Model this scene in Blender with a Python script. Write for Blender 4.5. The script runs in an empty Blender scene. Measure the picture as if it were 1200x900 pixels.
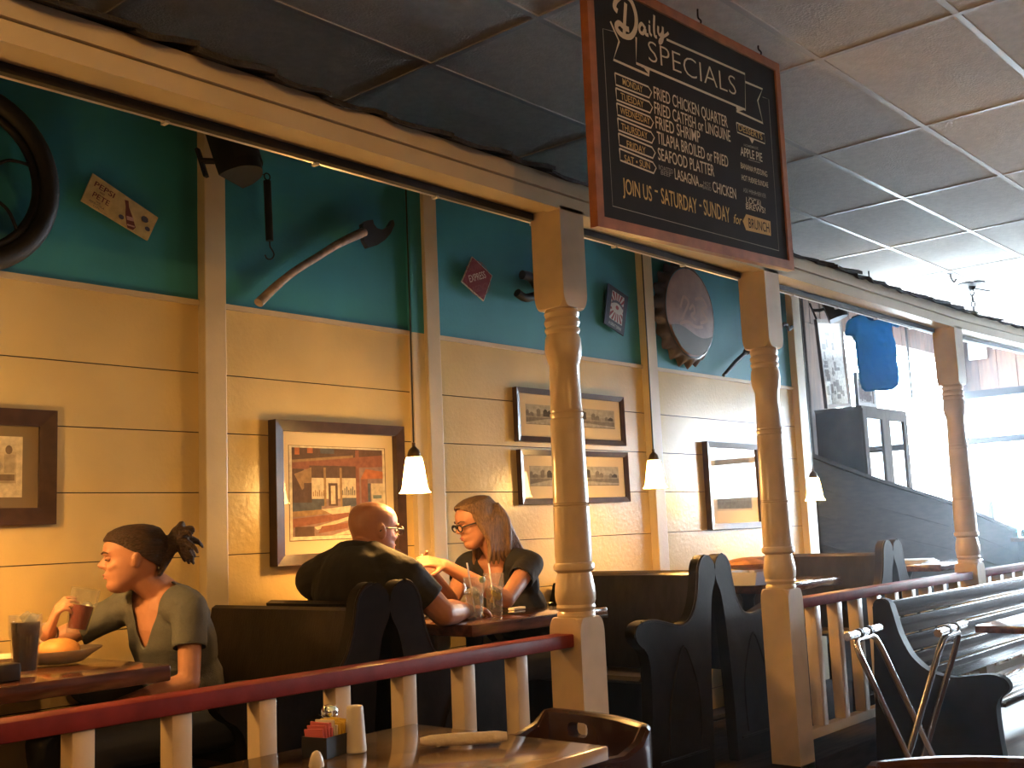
import bpy, bmesh, math, random
from mathutils import Vector as V, Matrix as MX, noise
random.seed(7)
S = bpy.context.scene
COL = S.collection
# ------------------------------------------------------------------ camera, world, exposure
CAM = V((0, 0, 1.415))
YAW, PIT, ROL, FPX = math.radians(48.97), math.radians(7.56), math.radians(-2.447), 1307.0
FW = V((math.sin(YAW)*math.cos(PIT), math.cos(YAW)*math.cos(PIT), math.sin(PIT)))
RT0 = V((math.cos(YAW), -math.sin(YAW), 0)); UP0 = RT0.cross(FW)
RT = RT0*math.cos(ROL) + UP0*math.sin(ROL)
UP = -RT0*math.sin(ROL) + UP0*math.cos(ROL)
cd = bpy.data.cameras.new('camera'); cam = bpy.data.objects.new('camera', cd); COL.objects.link(cam)
cd.sensor_fit = 'HORIZONTAL'; cd.sensor_width = 36; cd.lens = FPX*36/1200; cd.clip_start = 0.05; cd.clip_end = 200
mw = MX.Identity(4)
for i in range(3):
    mw[i][0], mw[i][1], mw[i][2], mw[i][3] = RT[i], UP[i], -FW[i], CAM[i]
cam.matrix_world = mw; S.camera = cam
S.view_settings.view_transform = 'Standard'; S.view_settings.look = 'None'
S.view_settings.gamma = 1; S.view_settings.use_curve_mapping = False
S.view_settings.exposure = 1.1
SKY_STRENGTH = 29.0
PENDANT_W = 9.0
w = bpy.data.worlds.new('world'); S.world = w; w.use_nodes = True
bg = w.node_tree.nodes['Background']; bg.inputs[0].default_value = (0.84, 0.93, 1.0, 1); bg.inputs[1].default_value = SKY_STRENGTH

def portal(loc, rot, sx, sy):
    l = bpy.data.lights.new('window_portal', 'AREA'); l.shape = 'RECTANGLE'; l.size = sx; l.size_y = sy
    l.cycles.is_portal = True
    o = bpy.data.objects.new('window_portal', l); COL.objects.link(o); o.location = loc; o.rotation_euler = rot

XE, YS, WY = 12.5, 4.3, 3.62            # end wall, side wall of the far bay, booth wall
FLOOR, PLAT, CEIL = 0.12, 0.33, 3.32
portal((XE+0.1, 1.48, 1.75), (0, math.pi/2, 0), 1.9, 5.7)
portal((10.7, YS+0.1, 2.15), (-math.pi/2, 0, 0), 3.0, 1.9)

def at(x, y, Y=None, X=None, Z=None):
    """a point of the photograph at a known distance"""
    d = FW + RT*((x-600)/FPX) - UP*((y-450)/FPX)
    t = (Y-CAM.y)/d.y if Y is not None else ((X-CAM.x)/d.x if X is not None else (Z-CAM.z)/d.z)
    return CAM + d*t

# ------------------------------------------------------------------ materials
MATS = {}
def mat(name, col, rough=0.5, metal=0.0, var=0.0, vscale=8.0, bump=0.0, bscale=60.0, coat=0.0, emit=None, estr=0.0, trans=0.0, stretch=None, col2=None, spec=None):
    if name in MATS: return MATS[name]
    m = bpy.data.materials.new(name); m.use_nodes = True; nt = m.node_tree; N = nt.nodes; L = nt.links
    b = N['Principled BSDF']
    b.inputs['Base Color'].default_value = (*col, 1); b.inputs['Roughness'].default_value = rough; b.inputs['Metallic'].default_value = metal
    if spec is not None: b.inputs['Specular IOR Level'].default_value = spec
    if coat: b.inputs['Coat Weight'].default_value = coat; b.inputs['Coat Roughness'].default_value = 0.08
    if trans: b.inputs['Transmission Weight'].default_value = trans
    if emit: b.inputs['Emission Color'].default_value = (*emit, 1); b.inputs['Emission Strength'].default_value = estr
    tc = N.new('ShaderNodeTexCoord'); mp = N.new('ShaderNodeMapping'); L.new(tc.outputs['Object'], mp.inputs[0])
    if stretch: mp.inputs['Scale'].default_value = stretch
    if var or col2:
        t = N.new('ShaderNodeTexNoise'); t.inputs['Scale'].default_value = vscale; t.inputs['Detail'].default_value = 5
        L.new(mp.outputs[0], t.inputs['Vector'])
        r = N.new('ShaderNodeValToRGB'); L.new(t.outputs[0], r.inputs[0])
        c2 = col2 if col2 else tuple(c*(1-var) for c in col)
        r.color_ramp.elements[0].color = (*c2, 1); r.color_ramp.elements[1].color = (*[min(1, c*(1+var*0.4)) for c in col], 1)
        r.color_ramp.elements[0].position = 0.35; r.color_ramp.elements[1].position = 0.65
        L.new(r.outputs[0], b.inputs['Base Color'])
    if bump:
        t = N.new('ShaderNodeTexNoise'); t.inputs['Scale'].default_value = bscale; t.inputs['Detail'].default_value = 3
        L.new(mp.outputs[0], t.inputs['Vector'])
        bn = N.new('ShaderNodeBump'); bn.inputs['Strength'].default_value = bump; bn.inputs['Distance'].default_value = 0.01
        L.new(t.outputs[0], bn.inputs['Height']); L.new(bn.outputs[0], b.inputs['Normal'])
    MATS[name] = m; return m
def glass(name, col=(1, 1, 1), rough=0.0, ior=1.45):
    if name in MATS: return MATS[name]
    m = bpy.data.materials.new(name); m.use_nodes = True; b = m.node_tree.nodes['Principled BSDF']
    b.inputs['Base Color'].default_value = (*col, 1); b.inputs['Transmission Weight'].default_value = 1; b.inputs['Roughness'].default_value = rough; b.inputs['IOR'].default_value = ior
    MATS[name] = m; return m
def pane_mat(name, tint=(1, 1, 1), refl=0.06):
    if name in MATS: return MATS[name]
    m = bpy.data.materials.new(name); m.use_nodes = True; nt = m.node_tree; N = nt.nodes
    N.remove(N['Principled BSDF']); o = N['Material Output']
    t = N.new('ShaderNodeBsdfTransparent'); t.inputs[0].default_value = (*tint, 1)
    g = N.new('ShaderNodeBsdfGlossy'); g.inputs['Roughness'].default_value = 0.02
    lw = N.new('ShaderNodeLayerWeight'); lw.inputs['Blend'].default_value = 0.5
    pw = N.new('ShaderNodeMath'); pw.operation = 'POWER'; pw.inputs[1].default_value = 5; nt.links.new(lw.outputs['Facing'], pw.inputs[0])
    ma = N.new('ShaderNodeMath'); ma.operation = 'MULTIPLY_ADD'; ma.inputs[1].default_value = 0.97; ma.inputs[2].default_value = 0.03; nt.links.new(pw.outputs[0], ma.inputs[0])
    x = N.new('ShaderNodeMixShader'); nt.links.new(ma.outputs[0], x.inputs[0]); nt.links.new(t.outputs[0], x.inputs[1]); nt.links.new(g.outputs[0], x.inputs[2])
    nt.links.new(x.outputs[0], o.inputs[0]); MATS[name] = m; return m

CREAM = mat('cream paint', (0.66, 0.50, 0.23), 0.25, var=0.10, vscale=3, bump=0.15, bscale=45)
TEAL = mat('teal paint', (0.035, 0.265, 0.355), 0.5, var=0.10, vscale=4, bump=0.08, bscale=60)
TRIMC = mat('cream trim paint', (0.60, 0.50, 0.33), 0.35, var=0.08, vscale=6, bump=0.06, bscale=40)
POSTC = mat('glossy cream post paint', (0.62, 0.49, 0.335), 0.28, var=0.14, vscale=7, bump=0.06, bscale=30, coat=0.2)
RED = mat('oxblood rail paint', (0.19, 0.022, 0.016), 0.5, var=0.25, vscale=12, bump=0.05, bscale=50, spec=0.10)
PEW = mat('near-black pew wood', (0.018, 0.012, 0.009), 0.33, var=0.4, vscale=10, bump=0.10, bscale=55, spec=0.22, stretch=(3, 3, 1))
PEWEND = mat('worn dark pew end', (0.012, 0.009, 0.007), 0.5, var=0.4, vscale=10, bump=0.06, bscale=55, spec=0.12)
TABLE = mat('lacquered table wood', (0.10, 0.035, 0.018), 0.16, var=0.5, vscale=7, bump=0.02, coat=0.5, stretch=(1, 6, 6))
DARKW = mat('dark stained boards', (0.030, 0.021, 0.017), 0.9, spec=0.03, var=0.4, vscale=5, bump=0.06, stretch=(1, 8, 8))
BOARD = mat('brown wall boards', (0.125, 0.055, 0.028), 0.6, var=0.45, vscale=4, bump=0.05, stretch=(8, 8, 1))
BLACK = mat('black plastic', (0.012, 0.012, 0.013), 0.45)
IRON = mat('dark iron', (0.03, 0.028, 0.028), 0.5, metal=0.7, var=0.3, bump=0.1)
CHROME = mat('chrome', (0.8, 0.8, 0.82), 0.12, metal=1.0)
FRAMEW = mat('dark brown picture frame', (0.055, 0.028, 0.018), 0.3, var=0.3, vscale=20)
MATB = mat('cream picture mat', (0.72, 0.60, 0.42), 0.8)
WHITE = mat('white paper', (0.8, 0.78, 0.74), 0.8, var=0.05)
SKIN = mat('skin', (0.43, 0.205, 0.13), 0.5, var=0.08, vscale=20, bump=0.03, bscale=120)
def thin_glass(name, tint, milk):
    m = bpy.data.materials.new(name); m.use_nodes = True; nt = m.node_tree; N = nt.nodes; N.remove(N['Principled BSDF'])
    t = N.new('ShaderNodeBsdfTransparent'); t.inputs[0].default_value = (*tint, 1)
    g = N.new('ShaderNodeBsdfGlossy'); g.inputs['Roughness'].default_value = 0.04; d = N.new('ShaderNodeBsdfTranslucent'); d.inputs[0].default_value = (0.9, 0.9, 0.9, 1); d2 = N.new('ShaderNodeBsdfDiffuse'); d2.inputs[0].default_value = (0.9, 0.9, 0.9, 1)
    lw = N.new('ShaderNodeLayerWeight'); lw.inputs['Blend'].default_value = 0.5
    pw = N.new('ShaderNodeMath'); pw.operation = 'POWER'; pw.inputs[1].default_value = 3.0; nt.links.new(lw.outputs['Facing'], pw.inputs[0])
    ma = N.new('ShaderNodeMath'); ma.operation = 'MULTIPLY_ADD'; ma.inputs[1].default_value = 0.6; ma.inputs[2].default_value = 0.05; nt.links.new(pw.outputs[0], ma.inputs[0])
    a = N.new('ShaderNodeMixShader'); b = N.new('ShaderNodeMixShader'); c = N.new('ShaderNodeMixShader'); c.inputs[0].default_value = 0.5; a.inputs[0].default_value = milk
    nt.links.new(d.outputs[0], c.inputs[1]); nt.links.new(d2.outputs[0], c.inputs[2]); nt.links.new(t.outputs[0], a.inputs[1]); nt.links.new(c.outputs[0], a.inputs[2])
    nt.links.new(ma.outputs[0], b.inputs[0]); nt.links.new(a.outputs[0], b.inputs[1]); nt.links.new(g.outputs[0], b.inputs[2]); nt.links.new(b.outputs[0], N['Material Output'].inputs[0])
    MATS[name] = m; return m
GLASSM = thin_glass('drinking glass', (0.96, 0.97, 0.97), 0.05)
PANE = pane_mat('picture glass')

def cloth_mat(name, col):
    m = bpy.data.materials.new(name); m.use_nodes = True; nt = m.node_tree; N = nt.nodes
    tr = N.new('ShaderNodeBsdfTranslucent'); tr.inputs[0].default_value = (*col, 1); N['Principled BSDF'].inputs['Base Color'].default_value = (*col, 1); N['Principled BSDF'].inputs['Roughness'].default_value = 0.9
    x = N.new('ShaderNodeMixShader'); x.inputs[0].default_value = 0.45; nt.links.new(N['Principled BSDF'].outputs[0], x.inputs[1]); nt.links.new(tr.outputs[0], x.inputs[2]); nt.links.new(x.outputs[0], N['Material Output'].inputs[0])
    MATS[name] = m; return m
# ------------------------------------------------------------------ mesh helpers
class MB:
    def __init__(s): s.bm = bmesh.new(); s.mi = 0; s.round = False
    def _tag(s, faces):
        for f in faces: f.material_index = s.mi
    def faces(s, vs, fs, M=None):
        bv = [s.bm.verts.new(M @ V(v) if M else V(v)) for v in vs]
        out = []
        for f in fs:
            try: out.append(s.bm.faces.new([bv[i] for i in f]))
            except ValueError: pass
        s._tag(out); return s
    def box(s, lo, hi, bev=0.0, M=None):
        x0, y0, z0 = lo; x1, y1, z1 = hi
        b = bmesh.new(); bmesh.ops.create_cube(b, size=1)
        for v in b.verts:
            v.co = V(((x0+x1)/2+v.co.x*(x1-x0), (y0+y1)/2+v.co.y*(y1-y0), (z0+z1)/2+v.co.z*(z1-z0)))
        if bev: bmesh.ops.bevel(b, geom=b.edges[:], offset=bev, segments=2, affect='EDGES', profile=0.5)
        s.merge(b, M); return s
    def merge(s, b, M=None):
        b.verts.index_update()
        vs = [v.co.copy() for v in b.verts]; fs = [[v.index for v in f.verts] for f in b.faces]
        b.free(); s.faces(vs, fs, M)
    def tube(s, path, r, n=10, closed=False, M=None, flat=1.0):
        s.round = True; P = [V(p) for p in path]; R = r if isinstance(r, (list, tuple)) else [r]*len(P)
        vs, fs = [], []; k = len(P); pn = None
        for i, p in enumerate(P):
            a = P[(i-1) % k] if (closed or i > 0) else P[i]; b = P[(i+1) % k] if (closed or i < k-1) else P[i]
            t = (b-a).normalized()
            if pn is None:
                h = V((0, 0, 1)) if abs(t.z) < 0.9 else V((1, 0, 0)); pn = (h - t*h.dot(t)).normalized()
            else:
                q = pn - t*pn.dot(t); pn = q.normalized() if q.length > 1e-6 else pn
            bn = t.cross(pn)
            for j in range(n):
                a_ = 2*math.pi*j/n; vs.append(p + (pn*math.cos(a_)*flat + bn*math.sin(a_))*R[i])
        for i in range(k if closed else k-1):
            for j in range(n):
                i2 = (i+1) % k; fs.append([i*n+j, i*n+(j+1) % n, i2*n+(j+1) % n, i2*n+j])
        if not closed: fs.append(list(range(n))[::-1]); fs.append([(k-1)*n+j for j in range(n)])
        return s.faces(vs, fs, M)
    def lathe(s, prof, n=24, M=None, cap=True):
        s.round = True; vs, fs = [], []
        for r, z in prof:
            for j in range(n):
                a = 2*math.pi*j/n; vs.append((r*math.cos(a), r*math.sin(a), z))
        for i in range(len(prof)-1):
            for j in range(n): fs.append([i*n+j, i*n+(j+1) % n, (i+1)*n+(j+1) % n, (i+1)*n+j])
        if cap: fs.append(list(range(n))[::-1]); fs.append([(len(prof)-1)*n+j for j in range(n)])
        return s.faces(vs, fs, M)
    def sphere(s, c, r, M=None, n=16):
        s.round = True; b = bmesh.new(); bmesh.ops.create_uvsphere(b, u_segments=n, v_segments=max(8, n//2), radius=1)
        rr = r if isinstance(r, (list, tuple, V)) else (r, r, r)
        for v in b.verts: v.co = V((c[0]+v.co.x*rr[0], c[1]+v.co.y*rr[1], c[2]+v.co.z*rr[2]))
        s.merge(b, M); return s
    def ell(s, c, axes, n=16):
        s.round = True; b = bmesh.new(); bmesh.ops.create_uvsphere(b, u_segments=n, v_segments=max(8, n//2), radius=1)
        for v in b.verts: v.co = V(c) + axes[0]*v.co.x + axes[1]*v.co.y + axes[2]*v.co.z
        s.merge(b); return s
    def cap(s, a, ra, b, rb, n=14):
        a, b = V(a), V(b); d = (b-a); Ld = d.length; t = d.normalized() if Ld > 1e-6 else V((0, 0, 1))
        P, R = [], []
        for k in range(5):
            q = math.pi/2*(1-k/4); P.append(a - t*ra*math.sin(q)); R.append(max(1e-4, ra*math.cos(q)))
        for k in range(1, 4): P.append(a.lerp(b, k/4)); R.append(ra+(rb-ra)*k/4)
        for k in range(5):
            q = math.pi/2*k/4; P.append(b + t*rb*math.sin(q)); R.append(max(1e-4, rb*math.cos(q)))
        return s.tube(P, R, n)
    def prism(s, poly, d0, d1, M=None, bev=0.0):
        b = bmesh.new(); n = len(poly)
        lo = [b.verts.new((x, d0, z)) for x, z in poly]; hi = [b.verts.new((x, d1, z)) for x, z in poly]
        f1 = b.faces.new(lo); f2 = b.faces.new(hi[::-1])
        for i in range(n): b.faces.new([lo[(i+1) % n], lo[i], hi[i], hi[(i+1) % n]])
        if bev:
            es = [e for e in b.edges if abs(e.verts[0].co.y-e.verts[1].co.y) < 1e-9]
            bmesh.ops.bevel(b, geom=es, offset=bev, segments=2, affect='EDGES')
        s.merge(b, M); return s
    def build(s, name, mats, parent=None, smooth=True, angle=40):
        me = bpy.data.meshes.new(name); bmesh.ops.recalc_face_normals(s.bm, faces=s.bm.faces[:])
        s.bm.to_mesh(me); s.bm.free()
        for m in (mats if isinstance(mats, (list, tuple)) else [mats]): me.materials.append(m)
        if smooth:
            for p in me.polygons: p.use_smooth = True
            try: me.set_sharp_from_angle(angle=math.radians(angle if s.round else min(angle, 27)))
            except Exception: pass
        o = bpy.data.objects.new(name, me); COL.objects.link(o)
        if parent:
            o.parent = parent; o.matrix_parent_inverse = MX.Identity(4); o.matrix_basis = WORLD[parent.name].inverted() if parent.name in WORLD else MX.Identity(4)
        return o
WORLD = {}                                # inverse bookkeeping for things built in world coordinates
def thing(name, label, cat, loc=(0, 0, 0), group=None):
    o = bpy.data.objects.new(name, None); o.empty_display_size = 0.1; COL.objects.link(o); o.location = loc
    o['label'] = label; o['category'] = cat
    if group: o['group'] = group
    WORLD[o.name] = MX.Translation(V(loc)); return o
def sub(parent):                          # let a part carry sub-parts built in world coordinates
    root = parent.parent; WORLD[parent.name] = WORLD[root.name] @ parent.matrix_basis if root else MX.Identity(4); return parent
def tag(o, label, cat, group=None):
    o['label'] = label; o['category'] = cat
    if group: o['group'] = group
    return o
def struct(o): o['kind'] = 'structure'; return o
def dup(root, loc, label, group=None):
    r = root.copy(); COL.objects.link(r); r.location = loc; r['label'] = label
    if group: r['group'] = group
    for ch in list(root.children):
        c = ch.copy(); COL.objects.link(c); c.parent = r
        for g in ch.children:
            d = g.copy(); COL.objects.link(d); d.parent = c
    return r
def smooth_rim(b, it=14):
    for _ in range(it):
        nw = {}
        for v in b.verts:
            nb_ = [e.other_vert(v) for e in v.link_edges if e.is_boundary]
            if len(nb_) == 2: nw[v] = v.co*0.4 + (nb_[0].co+nb_[1].co)*0.3
        for v, c in nw.items(): v.co = c
def remeshed(mb, name, material, parent, voxel=0.005, it=5, fac=0.5, post=None, solid=0.0, disp=0.0):
    o = mb.build('tmp', material, None, False)
    r = o.modifiers.new('r', 'REMESH'); r.mode = 'VOXEL'; r.voxel_size = voxel; r.use_smooth_shade = True
    sm = o.modifiers.new('s', 'SMOOTH'); sm.factor = fac; sm.iterations = it
    if disp:
        tx = bpy.data.textures.new('folds', 'CLOUDS'); tx.noise_scale = 0.07
        dm = o.modifiers.new('d', 'DISPLACE'); dm.texture = tx; dm.strength = disp; dm.texture_coords = 'LOCAL'; dm.mid_level = 0.5
    dg = bpy.context.evaluated_depsgraph_get(); me = bpy.data.meshes.new_from_object(o.evaluated_get(dg))
    bpy.data.objects.remove(o)
    b = bmesh.new(); b.from_mesh(me)
    if post:
        kill = [f for f in b.faces if post(f.calc_center_median())]
        bmesh.ops.delete(b, geom=kill, context='FACES'); smooth_rim(b)
    if solid:
        bmesh.ops.recalc_face_normals(b, faces=b.faces[:]); bmesh.ops.solidify(b, geom=b.faces[:], thickness=solid)
    b.to_mesh(me); b.free()
    if not me.materials: me.materials.append(material)
    for p in me.polygons: p.use_smooth = True
    me.name = name; q = bpy.data.objects.new(name, me); COL.objects.link(q)
    if parent: q.parent = parent; q.matrix_basis = WORLD[parent.name].inverted()
    return q
_tc = {}
def text_geo(txt, wt=0.006):
    if (txt, wt) in _tc: return _tc[(txt, wt)]
    c = bpy.data.curves.new('t', 'FONT'); c.body = txt; c.size = 1; c.resolution_u = 3; c.offset = wt
    o = bpy.data.objects.new('t', c); COL.objects.link(o); dg = bpy.context.evaluated_depsgraph_get()
    me = bpy.data.meshes.new_from_object(o.evaluated_get(dg)); bpy.data.objects.remove(o)
    vs = [v.co.copy() for v in me.vertices]; fs = [list(p.vertices) for p in me.polygons]; bpy.data.meshes.remove(me)
    _tc[(txt, wt)] = (vs, fs); return _tc[(txt, wt)]
def put_text(mb, txt, p0, p1, height, up, slant=0.0, wt=0.006):
    """lettering whose baseline runs from p0 to p1"""
    vs, fs = text_geo(txt, wt)
    x0 = min(v.x for v in vs); x1 = max(v.x for v in vs); capn = 0.69
    d = (p1-p0)
    out = [p0 + d*((v.x-x0)/(x1-x0)) + up*(v.y/capn*height) + d.normalized()*(slant*v.y/capn*height) for v in vs]
    mb.faces(out, fs)
def stroke(mb, pts, wd, nrm, closed=False):
    """a flat painted line in the plane with normal nrm"""
    P = [V(p) for p in pts]; k = len(P)
    W = wd if isinstance(wd, (list, tuple)) else [wd]*k
    vs, fs = [], []
    for i, p in enumerate(P):
        a = P[(i-1) % k] if (closed or i) else P[i]; b = P[(i+1) % k] if (closed or i < k-1) else P[i]
        t = (b-a).normalized(); sd = t.cross(nrm).normalized()
        vs += [p+sd*W[i]/2, p-sd*W[i]/2]
    for i in range(k if closed else k-1):
        j = (i+1) % k; fs.append([2*i, 2*i+1, 2*j+1, 2*j])
    mb.faces(vs, fs)
def spline(pts, n=8):
    P = [V(p) for p in pts]; out = []
    for i in range(len(P)-1):
        a = P[max(0, i-1)]; b = P[i]; c = P[i+1]; d = P[min(len(P)-1, i+2)]
        for k in range(n):
            t = k/n; out.append(0.5*((2*b)+(c-a)*t+(2*a-5*b+4*c-d)*t*t+(3*b-a-3*c+d)*t**3))
    out.append(P[-1]); return out
def sp2(pts, n=6): return [(p.x, p.y) for p in spline([(x, y, 0) for x, y in pts], n)]

# ------------------------------------------------------------------ setting: room shell
def shell(name, lo, hi, m): return struct(MB().box(lo, hi).build(name, m, None, False))
shell('floor', (-4, -6, FLOOR-0.1), (XE+0.4, 4.6, FLOOR), mat('dark floor boards', (0.11, 0.065, 0.04), 0.35, var=0.4, vscale=4, stretch=(1, 10, 1)))
shell('trim_1', (-4, 2.46, FLOOR), (7.25, WY, PLAT), DARKW)                      # raised booth platform
shell('wall_left', (-4.2, -6, 0), (-4, 4.4, 4), BOARD)
shell('wall_front', (-4.2, -6.2, 0), (XE+0.4, -6, 4), BOARD)
# booth wall: lapped cream boards, teal band above
m = MB(); X0, X1 = -4.0, 7.27
zs = [PLAT-0.2, 0.45, 0.68, 0.91, 1.14, 1.375, 1.61, 1.835, 2.06, 2.32]
for a, b in zip(zs[:-1], zs[1:]):
    m.faces([(X0, WY+0.06, a), (X1, WY+0.06, a), (X1, WY-0.001, a+0.0015), (X0, WY-0.001, a+0.0015), (X0, WY, b-0.002), (X1, WY, b-0.002), (X1, WY+0.06, b-0.002), (X0, WY+0.06, b-0.002)],
            [(3, 2, 5, 4), (1, 6, 5, 2), (0, 3, 4, 7), (0, 7, 6, 1)])
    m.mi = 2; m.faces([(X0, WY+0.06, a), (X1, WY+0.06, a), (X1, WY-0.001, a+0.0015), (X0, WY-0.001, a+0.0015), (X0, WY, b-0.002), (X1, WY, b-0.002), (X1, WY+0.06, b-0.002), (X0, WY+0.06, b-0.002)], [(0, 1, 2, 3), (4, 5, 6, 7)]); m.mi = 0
m.mi = 1
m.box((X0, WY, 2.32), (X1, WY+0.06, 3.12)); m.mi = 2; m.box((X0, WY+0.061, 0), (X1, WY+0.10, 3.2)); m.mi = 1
struct(m.build('wall_back', [CREAM, TEAL, mat('dark gap shade', (0.06, 0.04, 0.02), 0.9)], None, False))  # last slot is a dark brown painted as shade in the board gaps
shell('trim_2', (X0, WY-0.014, 2.318), (X1, WY, 2.338), TRIMC)
for n, (a, b) in enumerate([(2.36, 2.455), (3.455, 3.62), (5.30, 5.40), (7.14, 7.28)]):
    if n == 1:
        m = MB().box((3.455, WY-0.03, PLAT), (3.53, WY, 2.33)).box((3.53, WY-0.05, PLAT), (3.615, WY, 3.1), 0.004); m.mi = 1; m.box((3.455, WY-0.03, 2.33), (3.53, WY, 3.1)); m.mi = 0
        o = m.build('trim_%d' % (n+3), [TRIMC, TEAL], None, False)
    else: o = MB().box((a, WY-0.05, PLAT), (b, WY, 3.1), 0.004).build('trim_%d' % (n+3), TRIMC, None, False)
    struct(o)
# ceiling: lay-in tiles in a metal grid
m = MB(); m.box((-4.2, -6, CEIL), (XE+0.3, WY+0.35, CEIL+0.08))
m.mi = 1
for k in range(-6, 9): x = 3.09+1.147*k; m.box((x-0.013, -6, CEIL-0.006), (x+0.013, WY+0.3, CEIL))
for k in range(-12, 5): y = 1.34+0.571*k; m.box((-4, y-0.013, CEIL-0.0055), (XE, y+0.013, CEIL))
struct(m.build('ceiling', [mat('ceiling tile', (0.80, 0.77, 0.73), 0.9, var=0.08, vscale=30, bump=0.5, bscale=90), mat('ceiling grid metal', (0.62, 0.61, 0.6), 0.35)], None, False))
shell('trim_7', (7.2, WY+0.3, CEIL), (XE+0.3, 4.6, 4.0), BOARD)                  # bulkhead where the far bay rises
shell('trim_8', (-4, WY-0.0, 3.12), (7.27, WY+0.36, CEIL+0.02), DARKW)
# porch roof over the booths: fascia beam, soffit, conduit, shingles
def beamz(x): return 2.586 + (0.0 if x < 7.2 else 0.022*(x-7.2))
m = MB()
xs = [-3.9, 0.5, 2.5, 4.5, 7.2, 9.5, 11.6]
def strip(y0, y1, z0, z1):
    for a, b in zip(xs[:-1], xs[1:]):
        za, zb = beamz(a)-2.586, beamz(b)-2.586
        m.faces([(a, y0, z0+za), (b, y0, z0+zb), (b, y1, z0+zb), (a, y1, z0+za), (a, y0, z1+za), (b, y0, z1+zb), (b, y1, z1+zb), (a, y1, z1+za)],
                [(0, 1, 2, 3), (4, 7, 6, 5), (0, 4, 5, 1), (2, 6, 7, 3), (0, 3, 7, 4), (1, 5, 6, 2)])
strip(2.46, 2.52, 2.586, 2.640); strip(2.448, 2.52, 2.643, 2.70); strip(2.52, 2.60, 2.594, 2.69)
struct(m.build('trim_9', TRIMC, None, False))
m = MB(); strip(2.585, 2.61, 2.568, 2.596); struct(m.build('trim_10', IRON, None, False))
m = MB(); m.tube([(x, 2.615, beamz(x)-0.012) for x in xs], 0.009, 8)
for k in range(24): x = -1+0.52*k; m.box((x, 2.603, beamz(x)-0.025), (x+0.012, 2.628, beamz(x)+0.004))
struct(m.build('trim_11', mat('pale conduit', (0.75, 0.75, 0.75), 0.3, metal=0.5), None, True))
m = MB()                                                                     # sloping roof deck
m.faces([(-3.9, 2.5, 2.70), (7.27, 2.5, 2.70), (7.27, WY+0.1, 3.12), (-3.9, WY+0.1, 3.12), (-3.9, 2.5, 2.74), (7.27, 2.5, 2.74), (7.27, WY+0.1, 3.16), (-3.9, WY+0.1, 3.16)],
        [(0, 1, 2, 3), (4, 7, 6, 5), (0, 4, 5, 1), (2, 6, 7, 3), (0, 3, 7, 4), (1, 5, 6, 2)])
struct(m.build('trim_12', DARKW, None, False))
m = MB(); x = -3.8                                                           # ragged shingle edge
while x < 11.4:
    wd = random.uniform(0.16, 0.34); th = random.uniform(0.010, 0.018)
    z = beamz(x)+0.117; lift = random.uniform(-0.008, 0.012); ov = random.uniform(0.015, 0.05)
    n = 5; vs = []; fs = []
    for k in range(n+1):
        xx = x+wd*k/n; e = random.uniform(-0.006, 0.006)
        dz = lift*(k/n) - 0.008*math.sin(k)
        vs += [(xx, 2.448-ov+e, z-0.012+dz), (xx, 2.448-ov+e, z-0.012+th+dz), (xx, 2.80, z+0.145+dz), (xx, 2.80, z+0.13+dz)]
    for k in range(n):
        a = 4*k; b = a+4
        fs += [(a, b, b+1, a+1), (a+1, b+1, b+2, a+2), (a+3, a+2, b+2, b+3), (a, a+3, b+3, b)]
    fs += [(0, 1, 2, 3), (4*n+3, 4*n+2, 4*n+1, 4*n)]
    m.faces(vs, fs); x += wd-0.012
struct(m.build('trim_13', mat('charcoal shingle', (0.030, 0.027, 0.026), 0.85, var=0.4, vscale=30, bump=0.5, bscale=120), None, False))

# far bay: panelled side wall and end wall with windows
m = MB()
m.box((7.27, YS, 0), (9.2, YS+0.15, 4.0)); m.box((12.2, YS, 0), (XE+0.3, YS+0.15, 4.0)); m.box((9.2, YS, 0), (12.2, YS+0.15, 1.2)); m.box((9.2, YS, 3.09), (12.2, YS+0.15, 4.0))
k = 7.3
while k < 12.4: m.box((k, YS-0.012, 3.10), (k+0.19, YS, 3.98)); k += 0.2
struct(m.build('wall_right', BOARD, None, False))
shell('trim_14', (7.27, WY, 0), (7.42, YS+0.1, 4.0), DARKW)
m = MB()
m.box((XE, -6, 0), (XE+0.15, YS+0.2, 0.85)); m.box((XE, -6, 2.68), (XE+0.15, YS+0.2, 4.0)); m.box((XE, -6, 0.8), (XE+0.15, -1.35, 2.7)); m.box((XE, -1.35, 0.8), (XE+0.15, 0.9, 1.68))
m.box((XE-0.02, 3.05, 0), (XE+0.15, 3.25, 2.7)); m.box((XE-0.02, 0.9, 0), (XE+0.15, 1.1, 2.7)); m.box((XE-0.02, 2.6, 0.8), (XE+0.15, 2.68, 2.7))
k = -5.9
while k < 4.2: m.box((XE-0.012, k, 2.7), (XE, k+0.19, 3.9)); k += 0.2
struct(m.build('wall_end', BOARD, None, False))
WG = pane_mat('window glass', (0.93, 0.97, 1.0))
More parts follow.
